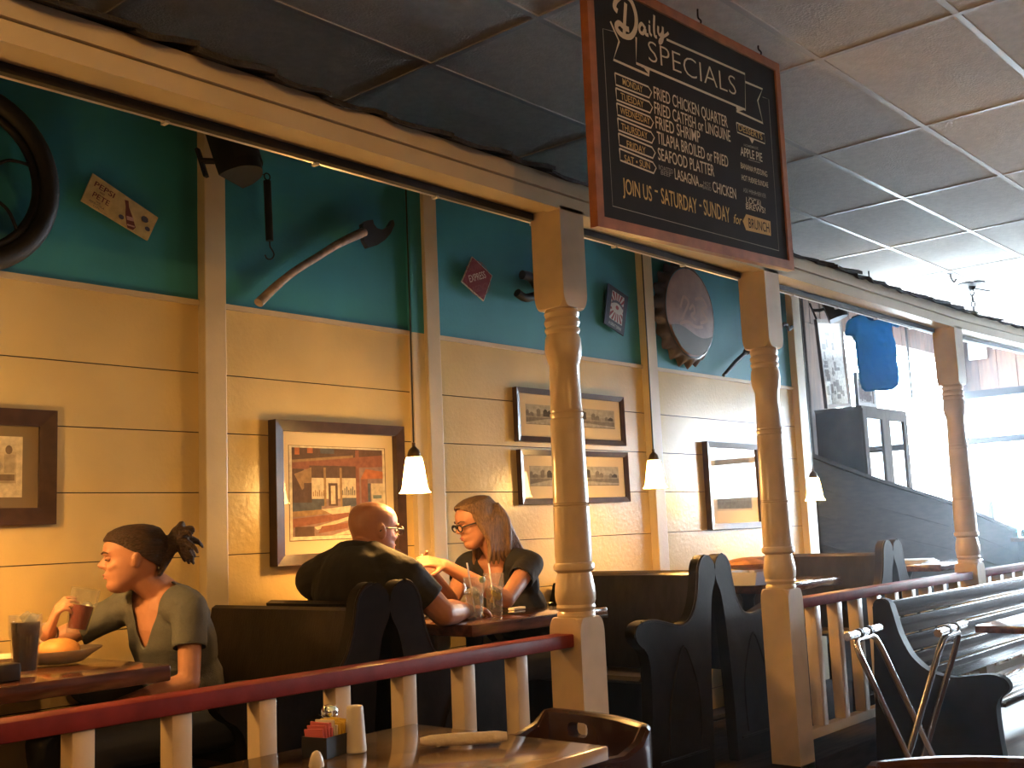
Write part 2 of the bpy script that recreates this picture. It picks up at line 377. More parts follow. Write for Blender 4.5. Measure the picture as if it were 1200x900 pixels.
def window(n, lo, hi, axis):
    f = MB(); x0, y0, z0 = lo; x1, y1, z1 = hi; t = 0.045
    if axis == 'x':
        f.box((x0-0.03, y0, z0), (x1, y0+t, z1)); f.box((x0-0.03, y1-t, z0), (x1, y1, z1)); f.box((x0-0.03, y0+t, z0), (x1, y1-t, z0+t)); f.box((x0-0.03, y0+t, z1-t), (x1, y1-t, z1))
        g = MB().box((x0+0.03, y0+t, z0+t), (x0+0.036, y1-t, z1-t))
    else:
        f.box((x0, y0-0.03, z0), (x0+t, y1, z1)); f.box((x1-t, y0-0.03, z0), (x1, y1, z1)); f.box((x0+t, y0-0.03, z0), (x1-t, y1, z0+t)); f.box((x0+t, y0-0.03, z1-t), (x1-t, y1, z1))
        g = MB().box((x0+t, y0+0.03, z0+t), (x1-t, y0+0.036, z1-t))
    o = struct(f.build('window_%d' % n, mat('window frame paint', (0.55, 0.5, 0.44), 0.5), None, False))
    WORLD[o.name] = MX.Identity(4); g.build('pane', WG, o, False)
window(1, (XE, 3.25, 0.85), (XE+0.1, 4.3, 2.68), 'x'); window(2, (XE, 1.1, 0.85), (XE+0.1, 2.6, 2.68), 'x'); window(3, (XE, -1.35, 1.68), (XE+0.1, 0.9, 2.68), 'x')
window(4, (9.2, YS, 1.2), (12.2, YS+0.1, 3.09), 'y'); window(5, (XE, 2.68, 0.85), (XE+0.1, 3.05, 2.68), 'x')
shell('trim_15', (XE, 4.3, 3.9), (7.2, 4.6, 4.0), BOARD)
shell('trim_16', (XE-0.02, 3.9, FLOOR), (XE+0.02, 4.28, 0.86), BOARD)
# pavement outside
shell('ground', (XE+0.4, -30, -0.1), (60, 40, 0.0), mat('pale pavement', (0.8, 0.8, 0.78), 0.9, var=0.1))
# dark stair side behind the booths, sloping top edge with a cap
pl = [(7.28, FLOOR), (7.28, 1.86)] + [(x, z) for x, z in sp2([(7.28, 1.86), (8.28, 1.705), (9.27, 1.58), (10.07, 1.475), (11.2, 1.28), (12.45, 1.06)], 5)][1:] + [(12.45, FLOOR)]
m = MB().prism(pl, WY, WY+0.05)
cap = [p for p in pl[1:-1]]
m.prism([(x, z) for x, z in cap] + [(x, z+0.03) for x, z in reversed(cap)], WY-0.02, WY+0.07)
for k in range(1, 5):
    q = [(x, z-0.2*k) for x, z in cap if z-0.2*k > FLOOR+0.05]
    m.prism([(x, z) for x, z in q] + [(x, z+0.006) for x, z in reversed(q)], WY-0.004, WY+0.01)
struct(m.build('trim_17', DARKW, None, False))

# ------------------------------------------------------------------ posts
def post_mesh():
    m = MB(); h = 0.07; zb = FLOOR
    def block(z0, z1, round_top, round_bot):
        # square block whose ends are rounded off on each face (lamb's tongue)
        n = 6; secs = []
        if round_bot: secs += [(z0+0.06*(1-math.cos(math.pi/2*k/n)), 0.60+0.40*math.sin(math.pi/2*k/n)) for k in range(n+1)]
        else: secs += [(z0, 1.0)]
        if round_top: secs += [(z1-0.06*(1-math.cos(math.pi/2*(n-k)/n)), 0.60+0.40*math.sin(math.pi/2*(n-k)/n)) for k in range(n+1)]
        else: secs += [(z1, 1.0)]
        vs, fs = [], []
        for z, c in secs:                     # octagon: corners cut more as c falls
            q = h*c
            for sx, sy in ((1, -1), (1, 1), (-1, 1), (-1, -1)):
                a = (sx*h, sy*q) if sx*sy < 0 else (sx*q, sy*h); b = (sx*q, sy*h) if sx*sy < 0 else (sx*h, sy*q)
                # order round the ring
                if (sx, sy) == (1, -1): vs += [(q, -h, z), (h, -q, z)]
                elif (sx, sy) == (1, 1): vs += [(h, q, z), (q, h, z)]
                elif (sx, sy) == (-1, 1): vs += [(-q, h, z), (-h, q, z)]
                else: vs += [(-h, -q, z), (-q, -h, z)]
        k = len(secs)
        for i in range(k-1):
            for j in range(8): fs.append((i*8+j, i*8+(j+1) % 8, (i+1)*8+(j+1) % 8, (i+1)*8+j))
        fs += [tuple(range(8))[::-1], tuple((k-1)*8+j for j in range(8))]
        m.faces(vs, fs)
    block(zb, 1.105, True, False); block(2.225, 2.60, False, True)
    P = [(0.060, 1.085), (0.066, 1.10), (0.069, 1.112), (0.066, 1.122), (0.062, 1.126), (0.067, 1.132), (0.071, 1.140), (0.068, 1.150), (0.0725, 1.165), (0.074, 1.185), (0.072, 1.21), (0.066, 1.245), (0.061, 1.262),
         (0.066, 1.266), (0.074, 1.272), (0.075, 1.285), (0.072, 1.294), (0.066, 1.298), (0.0675, 1.32), (0.067, 1.40), (0.0655, 1.495), (0.062, 1.499), (0.0655, 1.504), (0.062, 1.508), (0.065, 1.512),
         (0.0625, 1.65), (0.061, 1.815), (0.057, 1.82), (0.061, 1.828), (0.062, 1.836), (0.0575, 1.842), (0.060, 1.848), (0.058, 1.858), (0.0565, 1.93), (0.055, 2.018), (0.058, 2.024), (0.060, 2.032), (0.066, 2.05), (0.069, 2.08), (0.066, 2.115),
         (0.060, 2.132), (0.062, 2.138), (0.066, 2.144), (0.066, 2.152), (0.060, 2.158), (0.064, 2.166), (0.067, 2.176), (0.064, 2.188), (0.059, 2.192), (0.063, 2.2), (0.066, 2.21), (0.06, 2.225), (0.058, 2.25)]
    m.lathe(P, 28); return m
PY = 2.53
o = post_mesh().build('porch_post', POSTC, None, True, 30); o.location = (3.205, PY, 0)
tag(o, 'turned cream porch post nearest the camera, left of the chalkboard, with a scuffed shaft', 'post', 'turned posts holding the porch beam')
P1 = o
for x, lab in ((4.735, 'turned cream porch post standing right under the chalkboard corner'), (7.19, 'turned cream porch post furthest back against the bright windows')):
    q = P1.copy(); COL.objects.link(q); q.location = (x, PY, 0); q['label'] = lab
# ------------------------------------------------------------------ railings
def railing(x0, x1, xsb, label):
    t = thing('railing', label, 'railing', (x0, PY, FLOOR), 'oxblood railings between the posts')
    MB().box((x0, 2.488, 1.006), (x1, 2.572, 1.052), 0.006).build('top_rail', RED, t)
    MB().box((x0, 2.505, 0.405), (x1, 2.555, 0.45), 0.004).build('bottom_rail', TRIMC, t)
    for x in xsb: MB().box((x-0.028, 2.502, 0.45), (x+0.028, 2.558, 1.006), 0.003).build('baluster', POSTC, t)
railing(-1.6, 3.135, [1.325+0.257*k for k in range(-11, 7)], 'oxblood topped railing left of the nearest post, in front of the two dining booths')
railing(4.805, 7.12, [5.03+0.235*k for k in range(9)], 'oxblood topped railing between the middle post and the furthest post')
railing(7.26, 11.0, [7.45+0.235*k for k in range(15)], 'oxblood topped railing beyond the furthest post by the windows')

# ------------------------------------------------------------------ pews
def pew_end_profile():
    pts = [(0.10, 0.0), (0.085, 0.35), (0.06, 0.62), (0.035, 0.76), (0.0, 0.83), (-0.005, 0.885), (0.02, 0.928), (0.06, 0.945), (0.10, 0.932), (0.128, 0.895), (0.137, 0.85), (0.15, 0.795), (0.175, 0.73), (0.215, 0.68), (0.27, 0.655), (0.34, 0.655), (0.42, 0.672), (0.50, 0.688), (0.58, 0.690), (0.64, 0.672), (0.655, 0.635), (0.625, 0.595), (0.565, 0.55), (0.555, 0.45), (0.56, 0.3), (0.585, 0.12), (0.60, 0.0)]
    return sp2(pts, 4)
EP = pew_end_profile()
def pew(xc, sgn, label, y0=2.75, y1=3.60, base=PLAT):
    """sgn +1: the sitter faces +X; the back of the pew is at xc"""
    t = thing('church_pew', label, 'pew', (xc, (y0+y1)/2, base), 'dark church pews of the booths')
    M = MX.Translation((xc, 0, base)) @ MX.Diagonal((sgn, 1, 1, 1))
    for a, b in ((y0, y0+0.055), (y1-0.05, y1)):
        prof = EP if a == y0 else [(u, v) for u, v in EP if v < 0.80 or u > 0.14]
        e = MB().prism(prof, a, b, M, 0.004)
        q = e.build('end_panel', PEWEND, t, True, 35)
        if a == y0:
            sub(q); mo = MB()
            arch = sp2([(0.20, 0.12), (0.19, 0.30), (0.215, 0.42), (0.30, 0.56), (0.385, 0.42), (0.43, 0.30), (0.45, 0.12)], 5)
            mo.tube([M @ V((u, y0-0.001, v)) for u, v in arch], 0.006, 6)
            mo.tube([M @ V((u, y0-0.001, 0.10)) for u in (0.14, 0.3, 0.52)], 0.006, 6)
            mo.build('arch_moulding', PEWEND, q)
            rim = [(u, v) for u, v in EP if u < 0.6 and v > 0.64 and (u > 0.06)]
            mo = MB(); mo.tube([M @ V((u, y0+0.006, v-0.004)) for u, v in rim], 0.008, 6); mo.build('edge_bead', PEW, q)
    MB().prism([(0.165, 0.40), (0.215, 0.40), (0.135, 0.858), (0.118, 0.868), (0.095, 0.858)], y0+0.05, y1-0.045, M, 0.003).build('backrest', PEW, t)
    MB().prism([(0.20, 0.41), (0.55, 0.425), (0.575, 0.44), (0.55, 0.455), (0.20, 0.44)], y0+0.05, y1-0.045, M, 0.003).build('seat', PEW, t)
    return t
pew(2.503, -1, 'dark pew behind the woman in the grey shirt, back to the wall frame')
pew(2.513, 1, 'dark pew under the bald man in black, its scroll beside the railing')
pew(4.525, -1, 'dark pew with lamp-lit back behind the blonde woman')
pew(4.536, 1, 'dark pew with curved bluish end panel just left of the middle post')
pew(6.563, -1, 'dark pew facing left in the furthest booth, left of the two pale scrolls')
pew(6.574, 1, 'dark pew at the far end facing the windows, its pale scroll right of a twin')

# ------------------------------------------------------------------ booth tables
def booth_table(x0, x1, label, z=1.09, y0=2.83, y1=3.59, base=PLAT):
    t = thing('booth_table', label, 'table', ((x0+x1)/2, (y0+y1)/2, base), 'booth tables against the cream wall')
    MB().box((x0, y0, z-0.045), (x1, y1, z), 0.006).build('tabletop', TABLE, t)
    xc, yc = (x0+x1)/2, (y0+y1)/2
    MB().lathe([(0.045, base+0.03), (0.04, base+0.1), (0.035, z-0.1), (0.06, z-0.045)], 16, MX.Translation((xc, yc, 0))).build('pedestal', IRON, t)
    b = MB()
    for a in range(4):
        d = V((math.cos(a*math.pi/2+0.785), math.sin(a*math.pi/2+0.785), 0)); b.tube([V((xc, yc, base+0.06)), V((xc, yc, base+0.04))+d*0.15, V((xc, yc, base+0.015))+d*0.27], [0.025, 0.02, 0.015], 8)
    b.build('foot', IRON, t)
    return t
booth_table(0.95, 1.755, 'wooden booth table at far left holding the burger plate and cola')
booth_table(2.975, 3.80, 'wooden booth table between the bald man and the blonde woman')
booth_table(5.22, 6.02, 'wooden booth table behind the middle post with the bread tray')
booth_table(7.30, 8.1, 'wooden booth table in the furthest booth by the windows', y0=2.75, y1=3.55, base=FLOOR)

# ------------------------------------------------------------------ pendant lamps
SHADE = None
def pendant_mats():
    m = bpy.data.materials.new('frosted lamp glass'); m.use_nodes = True; b = m.node_tree.nodes['Principled BSDF']
    b.inputs['Base Color'].default_value = (0.9, 0.8, 0.62, 1); b.inputs['Roughness'].default_value = 0.5
    b.inputs['Emission Color'].default_value = (1.0, 0.56, 0.16, 1); b.inputs['Emission Strength'].default_value = 31.0
    return m
SHADE = pendant_mats()
def pendant(x, y, zb, ztop, label, power=1.0):
    t = thing('pendant_lamp', label, 'lamp', (x, y, zb), 'bell shaded pendant lamps over the booths')
    M = MX.Translation((x, y, zb))
    MB().lathe([(0.062, 0.0), (0.056, 0.006), (0.050, 0.02), (0.0455, 0.05), (0.040, 0.09), (0.034, 0.125), (0.030, 0.138), (0.026, 0.138), (0.031, 0.122), (0.037, 0.09), (0.042, 0.05), (0.047, 0.02), (0.058, 0.002)], 28, M, False).build('lamp_shade', SHADE, t)
    MB().lathe([(0.027, 0.136), (0.026, 0.15), (0.021, 0.166), (0.010, 0.177), (0.007, 0.18), (0.007, 0.195), (0.002, 0.197)], 20, M).build('socket_cap', mat('bronze lamp cap', (0.12, 0.075, 0.04), 0.35, metal=0.7), t)
    MB().tube([(x, y, zb+0.19), (x+0.002, y, (zb+ztop)/2), (x, y, ztop)], 0.0035, 6).build('cord', BLACK, t)
    MB().lathe([(0.055, ztop-0.025), (0.06, ztop-0.015), (0.06, ztop), (0.05, ztop+0.01)], 20, MX.Translation((x, y, 0))).build('canopy', BLACK, t)
    l = bpy.data.lights.new('bulb', 'POINT'); l.energy = PENDANT_W*power; l.color = (1.0, 0.48, 0.13); l.shadow_soft_size = 0.03
    o = bpy.data.objects.new('bulb', l); COL.objects.link(o); o.parent = t; o.location = (0, 0, 0.004 if zb > 2.5 else 0.02)
pendant(3.020, 3.15, 1.582, 2.86, 'bell shaded pendant lamp hanging right of the big framed painting')
pendant(4.677, 3.15, 1.603, 2.86, 'bell shaded pendant lamp hanging right of the two panoramas')
pendant(6.410, 3.15, 1.530, 2.86, 'bell shaded pendant lamp right of the middle post against dark boards')
pendant(1.28, 3.15, 1.60, 2.86, 'bell shaded pendant lamp out of sight over the leftmost booth', 1.0)
# a lamp of the main room, beyond the left edge of the photograph
pendant(0.3, 1.0, 2.95, CEIL-0.01, 'bell shaded pendant lamp of the main room beyond the left edge', 1.2)

pendant(-1.8, -0.8, 2.95, CEIL-0.01, 'unseen fill lamp added as a bell shaded pendant, furthest left behind the viewer', 2.5)  # unseen lamp added as warm fill for the main room
pendant(1.6, -1.6, 2.95, CEIL-0.01, 'unseen fill lamp added as a bell shaded pendant behind the viewer', 7.0)  # added fill lamp out of view, brightens the post fronts
# ------------------------------------------------------------------ chalkboard
SY = 2.0
def sg(cx, cy): return at(680+cx/2.8116, cy/2.8116, Y=SY)       # points read off the photographed board
NB = V((0, -1, 0))
tl, bl, br, tr = at(686, -43, Y=SY), at(701, 265, Y=SY), at(931, 317, Y=SY), at(913, 75, Y=SY)
t = thing('chalkboard_sign', 'hanging chalkboard menu in an orange wood frame listing daily specials', 'sign', ((bl.x+br.x)/2, SY, bl.z))
fr = 0.036
def inset(p, q, r_): # corner p moved inward
    return p + (q-p).normalized()*fr + (r_-p).normalized()*fr
itl, ibl, ibr, itr = inset(tl, tr, bl), inset(bl, br, tl), inset(br, bl, tr), inset(tr, tl, br)
m = MB(); dy = V((0, 0.03, 0))
for a, b, c, d in ((tl, bl, ibl, itl), (bl, br, ibr, ibl), (br, tr, itr, ibr), (tr, tl, itl, itr)):
    m.faces([a, b, c, d, a+dy, b+dy, c+dy, d+dy], [(0, 1, 2, 3), (4, 7, 6, 5), (0, 4, 5, 1), (2, 6, 7, 3), (0, 3, 7, 4), (1, 5, 6, 2)])
m.build('frame', mat('orange pine frame', (0.36, 0.125, 0.035), 0.4, var=0.3, vscale=14), t, False)
m = MB(); a_ = V((0, 0.008, 0)); b_ = V((0, 0.022, 0))
m.faces([itl+a_, ibl+a_, ibr+a_, itr+a_, itl+b_, ibl+b_, ibr+b_, itr+b_], [(0, 1, 2, 3), (4, 7, 6, 5), (0, 4, 5, 1), (2, 6, 7, 3), (0, 3, 7, 4), (1, 5, 6, 2)])
m.build('board', mat('chalkboard slate', (0.022, 0.020, 0.018), 0.85, var=0.15, vscale=9, spec=0.2), t, False)
CH = mat('cream chalk', (0.66, 0.55, 0.38), 0.9); CH2 = mat('gold chalk', (0.60, 0.40, 0.14), 0.9); CH3 = mat('faint chalk', (0.28, 0.24, 0.19), 0.9)
off = V((0, 0.0072, 0)); offb = V((0, 0.0066, 0)); offc = V((0, 0.006, 0)); SUP = V((0, 0, 1))
def L2(mb, a, b, txt, h, slant=0.0, wt=0.006):
    p0, p1 = sg(*a)+off, sg(*b)+off; k = (sg(a[0], a[1]-10)-sg(*a)).length/10
    put_text(mb, txt, p0, p1, h*k, SUP, slant, wt)
m = MB(); L2(m, (232, 198), (520, 314), 'SPECIALS', 68, wt=-0.016)
dpts = [[(150, 112), (152, 60), (155, 8)], [(128, 35), (118, 20), (125, -2), (148, -16), (172, 0), (188, 45), (188, 90), (172, 118), (148, 116), (130, 100), (124, 82), (134, 74), (150, 88), (166, 96)],
        [(220, 92), (208, 76), (200, 86), (202, 102), (212, 108), (219, 94), (221, 110), (230, 114)], [(233, 80), (234, 104), (241, 116)], [(249, 48), (248, 92), (251, 116), (258, 120)],
        [(262, 84), (262, 104), (268, 114), (276, 104), (277, 86)], [(277, 88), (278, 118), (274, 136), (266, 140), (270, 126), (290, 112), (296, 106)]]
for i, s_ in enumerate(dpts): stroke(m, spline([sg(x, y)+offb for x, y in s_], 6), [0.017, 0.020, 0.013, 0.011, 0.012, 0.011, 0.011][i], NB)
stroke(m, [sg(231, 68)+offb, sg(235, 72)+offb], 0.010, NB)
m.build('heading_lettering', CH, t, False)
m = MB()
for pts, cl in (([(190, 120), (190, 206), (550, 360), (548, 242), (290, 128)], False), ([(105, 68), (118, 98), (134, 134), (115, 194), (232, 246), (234, 226), (206, 214)], False), ([(549, 268), (606, 292), (590, 330), (607, 404), (520, 364), (521, 347)], False)):
    stroke(m, [sg(x, y)+off for x, y in pts], 0.009, NB, cl)
m.faces([sg(x, y)+offc for x, y in ((206, 212), (234, 224), (232, 244))], [(0, 1, 2)]); m.faces([sg(x, y)+offc for x, y in ((518, 346), (548, 360), (522, 366))], [(0, 1, 2)])
for k in range(6):
    y = k*50.6; x = k*3.0
    stroke(m, [sg(a+x, b+y*0.985)+off for a, b in ((120, 238), (230, 284), (241, 302), (233, 320), (123, 277), (120, 238))], 0.006, NB)
stroke(m, [sg(x, y)+off for x, y in ((520, 402), (612, 440), (614, 472), (523, 434), (520, 402))], 0.005, NB)
m.faces([sg(x, y)+off for x, y in ((562, 452), (578, 459), (572, 472))], [(0, 1, 2)])
m.build('ribbon_outline', CH, t, False)
def line(a, b, tx, h, mt, slant=0.0):
    q = MB(); L2(q, a, b, tx, h, slant); q.build('text_line', mt, t, False)
for a, b, tx, h in (((249, 322), (492, 419), 'FRIED CHICKEN QUARTER', 39), ((251, 372), (501, 466), 'FRIED CATFISH or LINGUINE', 39), ((255, 420), (402, 470), 'FRIED SHRIMP', 39), ((260, 470), (494, 550), 'TILAPIA BROILED or FRIED', 39),
                    ((263, 524), (448, 580), 'SEAFOOD PLATTER', 39), ((318, 588), (398, 614), 'LASAGNA', 34), ((400, 614), (411, 617), 'or', 14), ((443, 630), (520, 655), 'CHICKEN', 34),
                    ((534, 510), (606, 532), 'APPLE PIE', 28), ((535, 552), (622, 582), 'BANANA PUDDING', 18), ((538, 591), (625, 617), 'HOT FUDGE SUNDAE', 17), ((553, 667), (606, 682), 'LOCAL', 19), ((552, 687), (616, 702), 'BREWS!', 18)):
    line(a, b, tx, h, CH)
for k, (tx, a, b) in enumerate((('MONDAY', (146, 277), (212, 304)), ('TUESDAY', (140, 325), (215, 354)), ('WEDNESDAY', (138, 372), (236, 409)), ('THURSDAY', (142, 425), (228, 457)), ('FRIDAY', (160, 483), (222, 506)), ('SAT • SUN', (152, 530), (236, 556)))): line(a, b, tx, 22, CH2)
line((147, 634), (243, 662), 'JOIN US', 50, CH2); line((252, 640), (262, 643), '-', 40, CH2); line((274, 668), (392, 703), 'SATURDAY', 50, CH2); line((399, 688), (406, 690), '-', 40, CH2); line((414, 706), (500, 733), 'SUNDAY', 50, CH2); line((510, 733), (537, 740), 'for', 30, CH2, 0.3)
m = MB(); m.faces([sg(x, y)+off for x, y in ((552, 704), (632, 728), (634, 776), (552, 757), (541, 727))], [(0, 1, 2, 3, 4)])
line((528, 428), (606, 460), 'DESSERTS', 20, CH2)
m.build('brunch_tag', CH2, t, False)
m = MB(); 
put_text(m, 'BRUNCH', sg(560, 749)+offc-V((0, 0.0005, 0)), sg(628, 766)+offc-V((0, 0.0005, 0)), 0.038, SUP); m.build('text_line', mat('chalkboard slate', (0, 0, 0)), t, False)
m = MB()
stroke(m, [sg(x, y)+off for x, y in ((118, 102), (80, 92), (113, 677), (660, 825), (626, 325), (606, 318))], 0.003, NB)
for a, b, tx, h in (((265, 556), (312, 572), 'ROASTED', 15), ((272, 573), (305, 583), 'BEEF', 13), ((412, 607), (436, 614), 'HOT', 12), ((410, 620), (438, 628), 'BAKED', 12), ((543, 631), (618, 652), 'ASK YOUR SERVER', 14), ((545, 480), (592, 492), 'HOMEMADE', 8)): line(a, b, tx, h, CH3)
for y in (524, 548, 588, 628, 648): stroke(m, [sg(560, y)+off, sg(598, y+11)+off], 0.003, NB)
m.build('chalk_border', CH3, t, False)
m = MB()
for p in (tl.lerp(tr, 0.12), tl.lerp(tr, 0.55), tl.lerp(tr, 0.9)):
    m.tube(spline([p+V((0, 0.015, 0)), p+V((0.005, 0.012, 0.02)), p+V((0, 0.02, 0.035)), V((p.x, SY+0.02, CEIL-0.004))], 5), 0.0035, 6)
m.build('hook', IRON, t)

# ------------------------------------------------------------------ framed pictures
def picture(name, x0, x1, z0, z1, fw_, label, art, depth=0.035, y=WY-0.004, tilt=0.0, group=None, matc=None, fm=None, shade_mat=None):
    cx, cz = (x0+x1)/2, (z0+z1)/2; w_, h_ = (x1-x0)/2, (z1-z0)/2
    t = thing(name, label, 'picture', (cx, y, z0), group)
    M = MX.Translation((cx, y, cz)) @ MX.Rotation(tilt, 4, 'Y')
    m = MB()
    for a, b, c, d in (((-w_, -h_), (w_, -h_), (w_-fw_, -h_+fw_), (-w_+fw_, -h_+fw_)), ((w_, -h_), (w_, h_), (w_-fw_, h_-fw_), (w_-fw_, -h_+fw_)), ((w_, h_), (-w_, h_), (-w_+fw_, h_-fw_), (w_-fw_, h_-fw_)), ((-w_, h_), (-w_, -h_), (-w_+fw_, -h_+fw_), (-w_+fw_, h_-fw_))):
        P = []
        for (u, v), dd in ((a, depth), (b, depth), (c, depth-0.008), (d, depth-0.008)): P.append((u, -dd, v))
        for (u, v) in (a, b, c, d): P.append((u, 0, v))
        m.faces(P, [(0, 1, 2, 3), (4, 7, 6, 5), (0, 4, 5, 1), (2, 6, 7, 3), (0, 3, 7, 4), (1, 5, 6, 2)], M)
    m.build('frame', fm or FRAMEW, t, False)
    MB().box((-w_+fw_*0.9, -0.014, -h_+fw_*0.9), (w_-fw_*0.9, -0.006, h_-fw_*0.9), 0, M).build('mat_board', matc or MATB, t, False)
    mats, polys = art(w_-fw_, h_-fw_)
    m = MB()
    for k, (mi, pg) in enumerate(polys):
        m.mi = mi; m.faces([(u, -0.0142-0.00006*k, v) for u, v in pg], [tuple(range(len(pg)))], M)
    m.build('print', mats, t, False)
    MB().box((-w_+fw_*0.9, -0.0235, -h_+fw_*0.9), (w_-fw_*0.9, -0.0225, h_-fw_*0.9), 0, M).build('glazing', PANE, t, False)
    return t
def rect(a, b, c, d): return [(a, b), (c, b), (c, d), (a, d)]
def flat(name, c): return mat(name, c, 0.85, var=0.25, vscale=40)
def art_street(w_, h_):
    ms = [flat('print paper', (0.75, 0.68, 0.55)), flat('ink umber', (0.12, 0.07, 0.05)), flat('ink ochre', (0.35, 0.22, 0.11)), flat('ink cream', (0.68, 0.58, 0.42)), flat('ink slate', (0.10, 0.11, 0.13)), flat('ink orange', (0.50, 0.16, 0.06)), flat('ink brick', (0.28, 0.11, 0.07)), flat('ink mauve', (0.30, 0.20, 0.18)), flat('ink teal grey', (0.18, 0.25, 0.25))]
    a, b = -w_*0.80, w_*0.80; c, d = -h_*0.72, h_*0.74
    def q(u0, v0, u1, v1): return rect(a+(b-a)*u0, c+(d-c)*v0, a+(b-a)*u1, c+(d-c)*v1)
    def g(*p): return [(a+(b-a)*u, c+(d-c)*v) for u, v in p]
    P = [(1, [(a*1.07, c*1.1), (b*1.07, c*1.1), (b*1.07, d*1.05), (a*1.07, d*1.05)]), (0, [(a*1.055, c*1.08), (b*1.055, c*1.08), (b*1.055, d*1.04), (a*1.055, d*1.04)]), (7, q(0, 0, 1, 1)), (1, q(0, 0.8, 1, 1)), (5, q(0.03, 0.92, 0.08, 1)), (5, q(0.16, 0.94, 0.22, 1)), (4, q(0.30, 0.94, 0.45, 1)),
         (6, g((0, 0.83), (1, 0.94), (1, 0.80), (0, 0.75))), (2, g((0, 0.86), (0.66, 0.93), (0.66, 0.90), (0, 0.83))), (1, q(0.18, 0.66, 0.70, 0.80)), (3, q(0.2, 0.42, 0.70, 0.66)), (4, q(0.2, 0.34, 0.34, 0.42)), (4, q(0.52, 0.33, 0.70, 0.43)), (1, q(0.38, 0.34, 0.48, 0.60)), (3, q(0.405, 0.36, 0.455, 0.57)),
         (2, q(0.33, 0.34, 0.355, 0.78)), (2, q(0.505, 0.33, 0.53, 0.78)), (6, q(0.685, 0.30, 0.725, 0.99)), (5, g((0.74, 0.65), (1, 0.66), (1, 0.74), (0.80, 0.77))), (6, q(0.745, 0.30, 0.82, 0.65)), (4, q(0.82, 0.32, 0.85, 0.60)), (3, q(0.86, 0.34, 1, 0.60)), (8, q(0.88, 0.42, 0.98, 0.46)), (1, q(0, 0.36, 0.12, 0.76)), (2, g((0.02, 0.70), (0.20, 0.78), (0.20, 0.62), (0.1, 0.52))),
         (1, q(0.12, 0.36, 0.2, 0.6)), (4, q(0, 0.28, 0.30, 0.38)), (2, g((0, 0.28), (0.3, 0.30), (1, 0.34), (1, 0.30), (0.5, 0.26), (0, 0.22))), (3, g((0.30, 0.30), (0.62, 0.34), (0.60, 0.24), (0.42, 0.24))), (6, g((0, 0.20), (0.60, 0.26), (0.60, 0.20), (0, 0.1))), (3, g((0.22, 0.10), (0.62, 0.22), (0.62, 0.18), (0.25, 0.07))), (6, g((0.26, 0.03), (0.58, 0.08), (0.64, 0.15), (0.3, 0.11))), (3, g((0.4, 0.0), (1, 0.03), (1, 0.1), (0.6, 0.06))), (1, q(0.02, 0.0, 0.22, 0.11)), (8, g((0.66, 0.02), (0.74, 0.22), (0.70, 0.24), (0.62, 0.05)))]
    for k in range(7): P.append((4, q(0.53+0.022*k, 0.46, 0.54+0.022*k, 0.52+0.02*(k % 3))))
    for k in range(6): P.append((2, q(0.21+0.022*k, 0.45, 0.22+0.022*k, 0.5+0.02*(k % 2))))
    return ms, P
def art_pano(w_, h_):
    ms = [flat('photo grey', (0.34, 0.31, 0.27)), flat('photo dark', (0.07, 0.065, 0.06)), flat('photo mid', (0.22, 0.20, 0.18)), flat('photo sky', (0.46, 0.43, 0.38))]
    a, b, c, d = -w_*0.88, w_*0.88, -h_*0.42, h_*0.52
    P = [(0, rect(a, c, b, d)), (3, rect(a, c+(d-c)*0.55, b, d)), (2, rect(a, c, b, c+(d-c)*0.35))]
    rnd = random.Random(3); u = a
    while u < b-0.02:
        wd = rnd.uniform(0.015, 0.05); top = c+(d-c)*rnd.uniform(0.55, 0.8)
        if rnd.random() < 0.75: P.append((1 if rnd.random() < 0.6 else 2, [(u, c+(d-c)*0.42), (min(b, u+wd), c+(d-c)*0.42), (min(b, u+wd), top), (u+wd*0.5, top+0.006), (u, top-0.004)]))
        u += wd
    P.append((3, [(a, c+0.01), (a+0.2, c+0.035), (b, c+0.012), (b, c+0.005), (a, c+0.002)]))
    return ms, P
def art_dark(w_, h_):
    ms = [flat('print line', (0.55, 0.47, 0.36)), flat('print slate', (0.10, 0.11, 0.12)), flat('print grey green', (0.16, 0.17, 0.16)), flat('print fog', (0.30, 0.30, 0.30))]
    a, b, c, d = -w_*0.72, w_*0.72, -h_*0.62, h_*0.72
    return ms, [(0, rect(a-0.012, c-0.012, b+0.012, d+0.012)), (1, rect(a, c, b, d)), (3, rect(a, c+(d-c)*0.6, b, d)), (2, [(a, c+(d-c)*.3), (a+(b-a)*.3, c+(d-c)*.5), (a+(b-a)*.6, c+(d-c)*.42), (b, c+(d-c)*.62), (b, c), (a, c)])]
def art_left(w_, h_):
    ms = [flat('print ivory', (0.66, 0.56, 0.40)), flat('wash grey', (0.42, 0.34, 0.24)), flat('wash brown', (0.20, 0.14, 0.09)), flat('wash light', (0.55, 0.45, 0.31))]
    a, b, c, d = -w_*0.80, w_*0.80, -h_*0.74, h_*0.74
    P = [(0, rect(a, c, b, d)), (3, rect(a+.03, -h_*.40, b-.02, h_*.36)), (1, rect(a+.03, -h_*.40, b-.02, -h_*.18))]
    for cx, cy, r in ((-.1, 0, .04), (.02, .01, .035), (b-.13, .0, .042), (b-.085, .0, .022)): P.append((1, [(cx+r*math.cos(k*.52), cy+r*.8*math.sin(k*.52)) for k in range(12)]))
    P.append((2, [(b-.045+.012*math.cos(k*.7), .055+.015*math.sin(k*.7)) for k in range(9)])); P.append((1, rect(b-.06, -.02, b-.025, .04))); P.append((2, rect(b-.075, -.045, b-.025, -.025)))
    return ms, P
picture('framed_print', 2.675, 3.365, 1.322, 1.895, 0.042, 'large framed street scene painting on the cream wall above the bald man', art_street, 0.05)
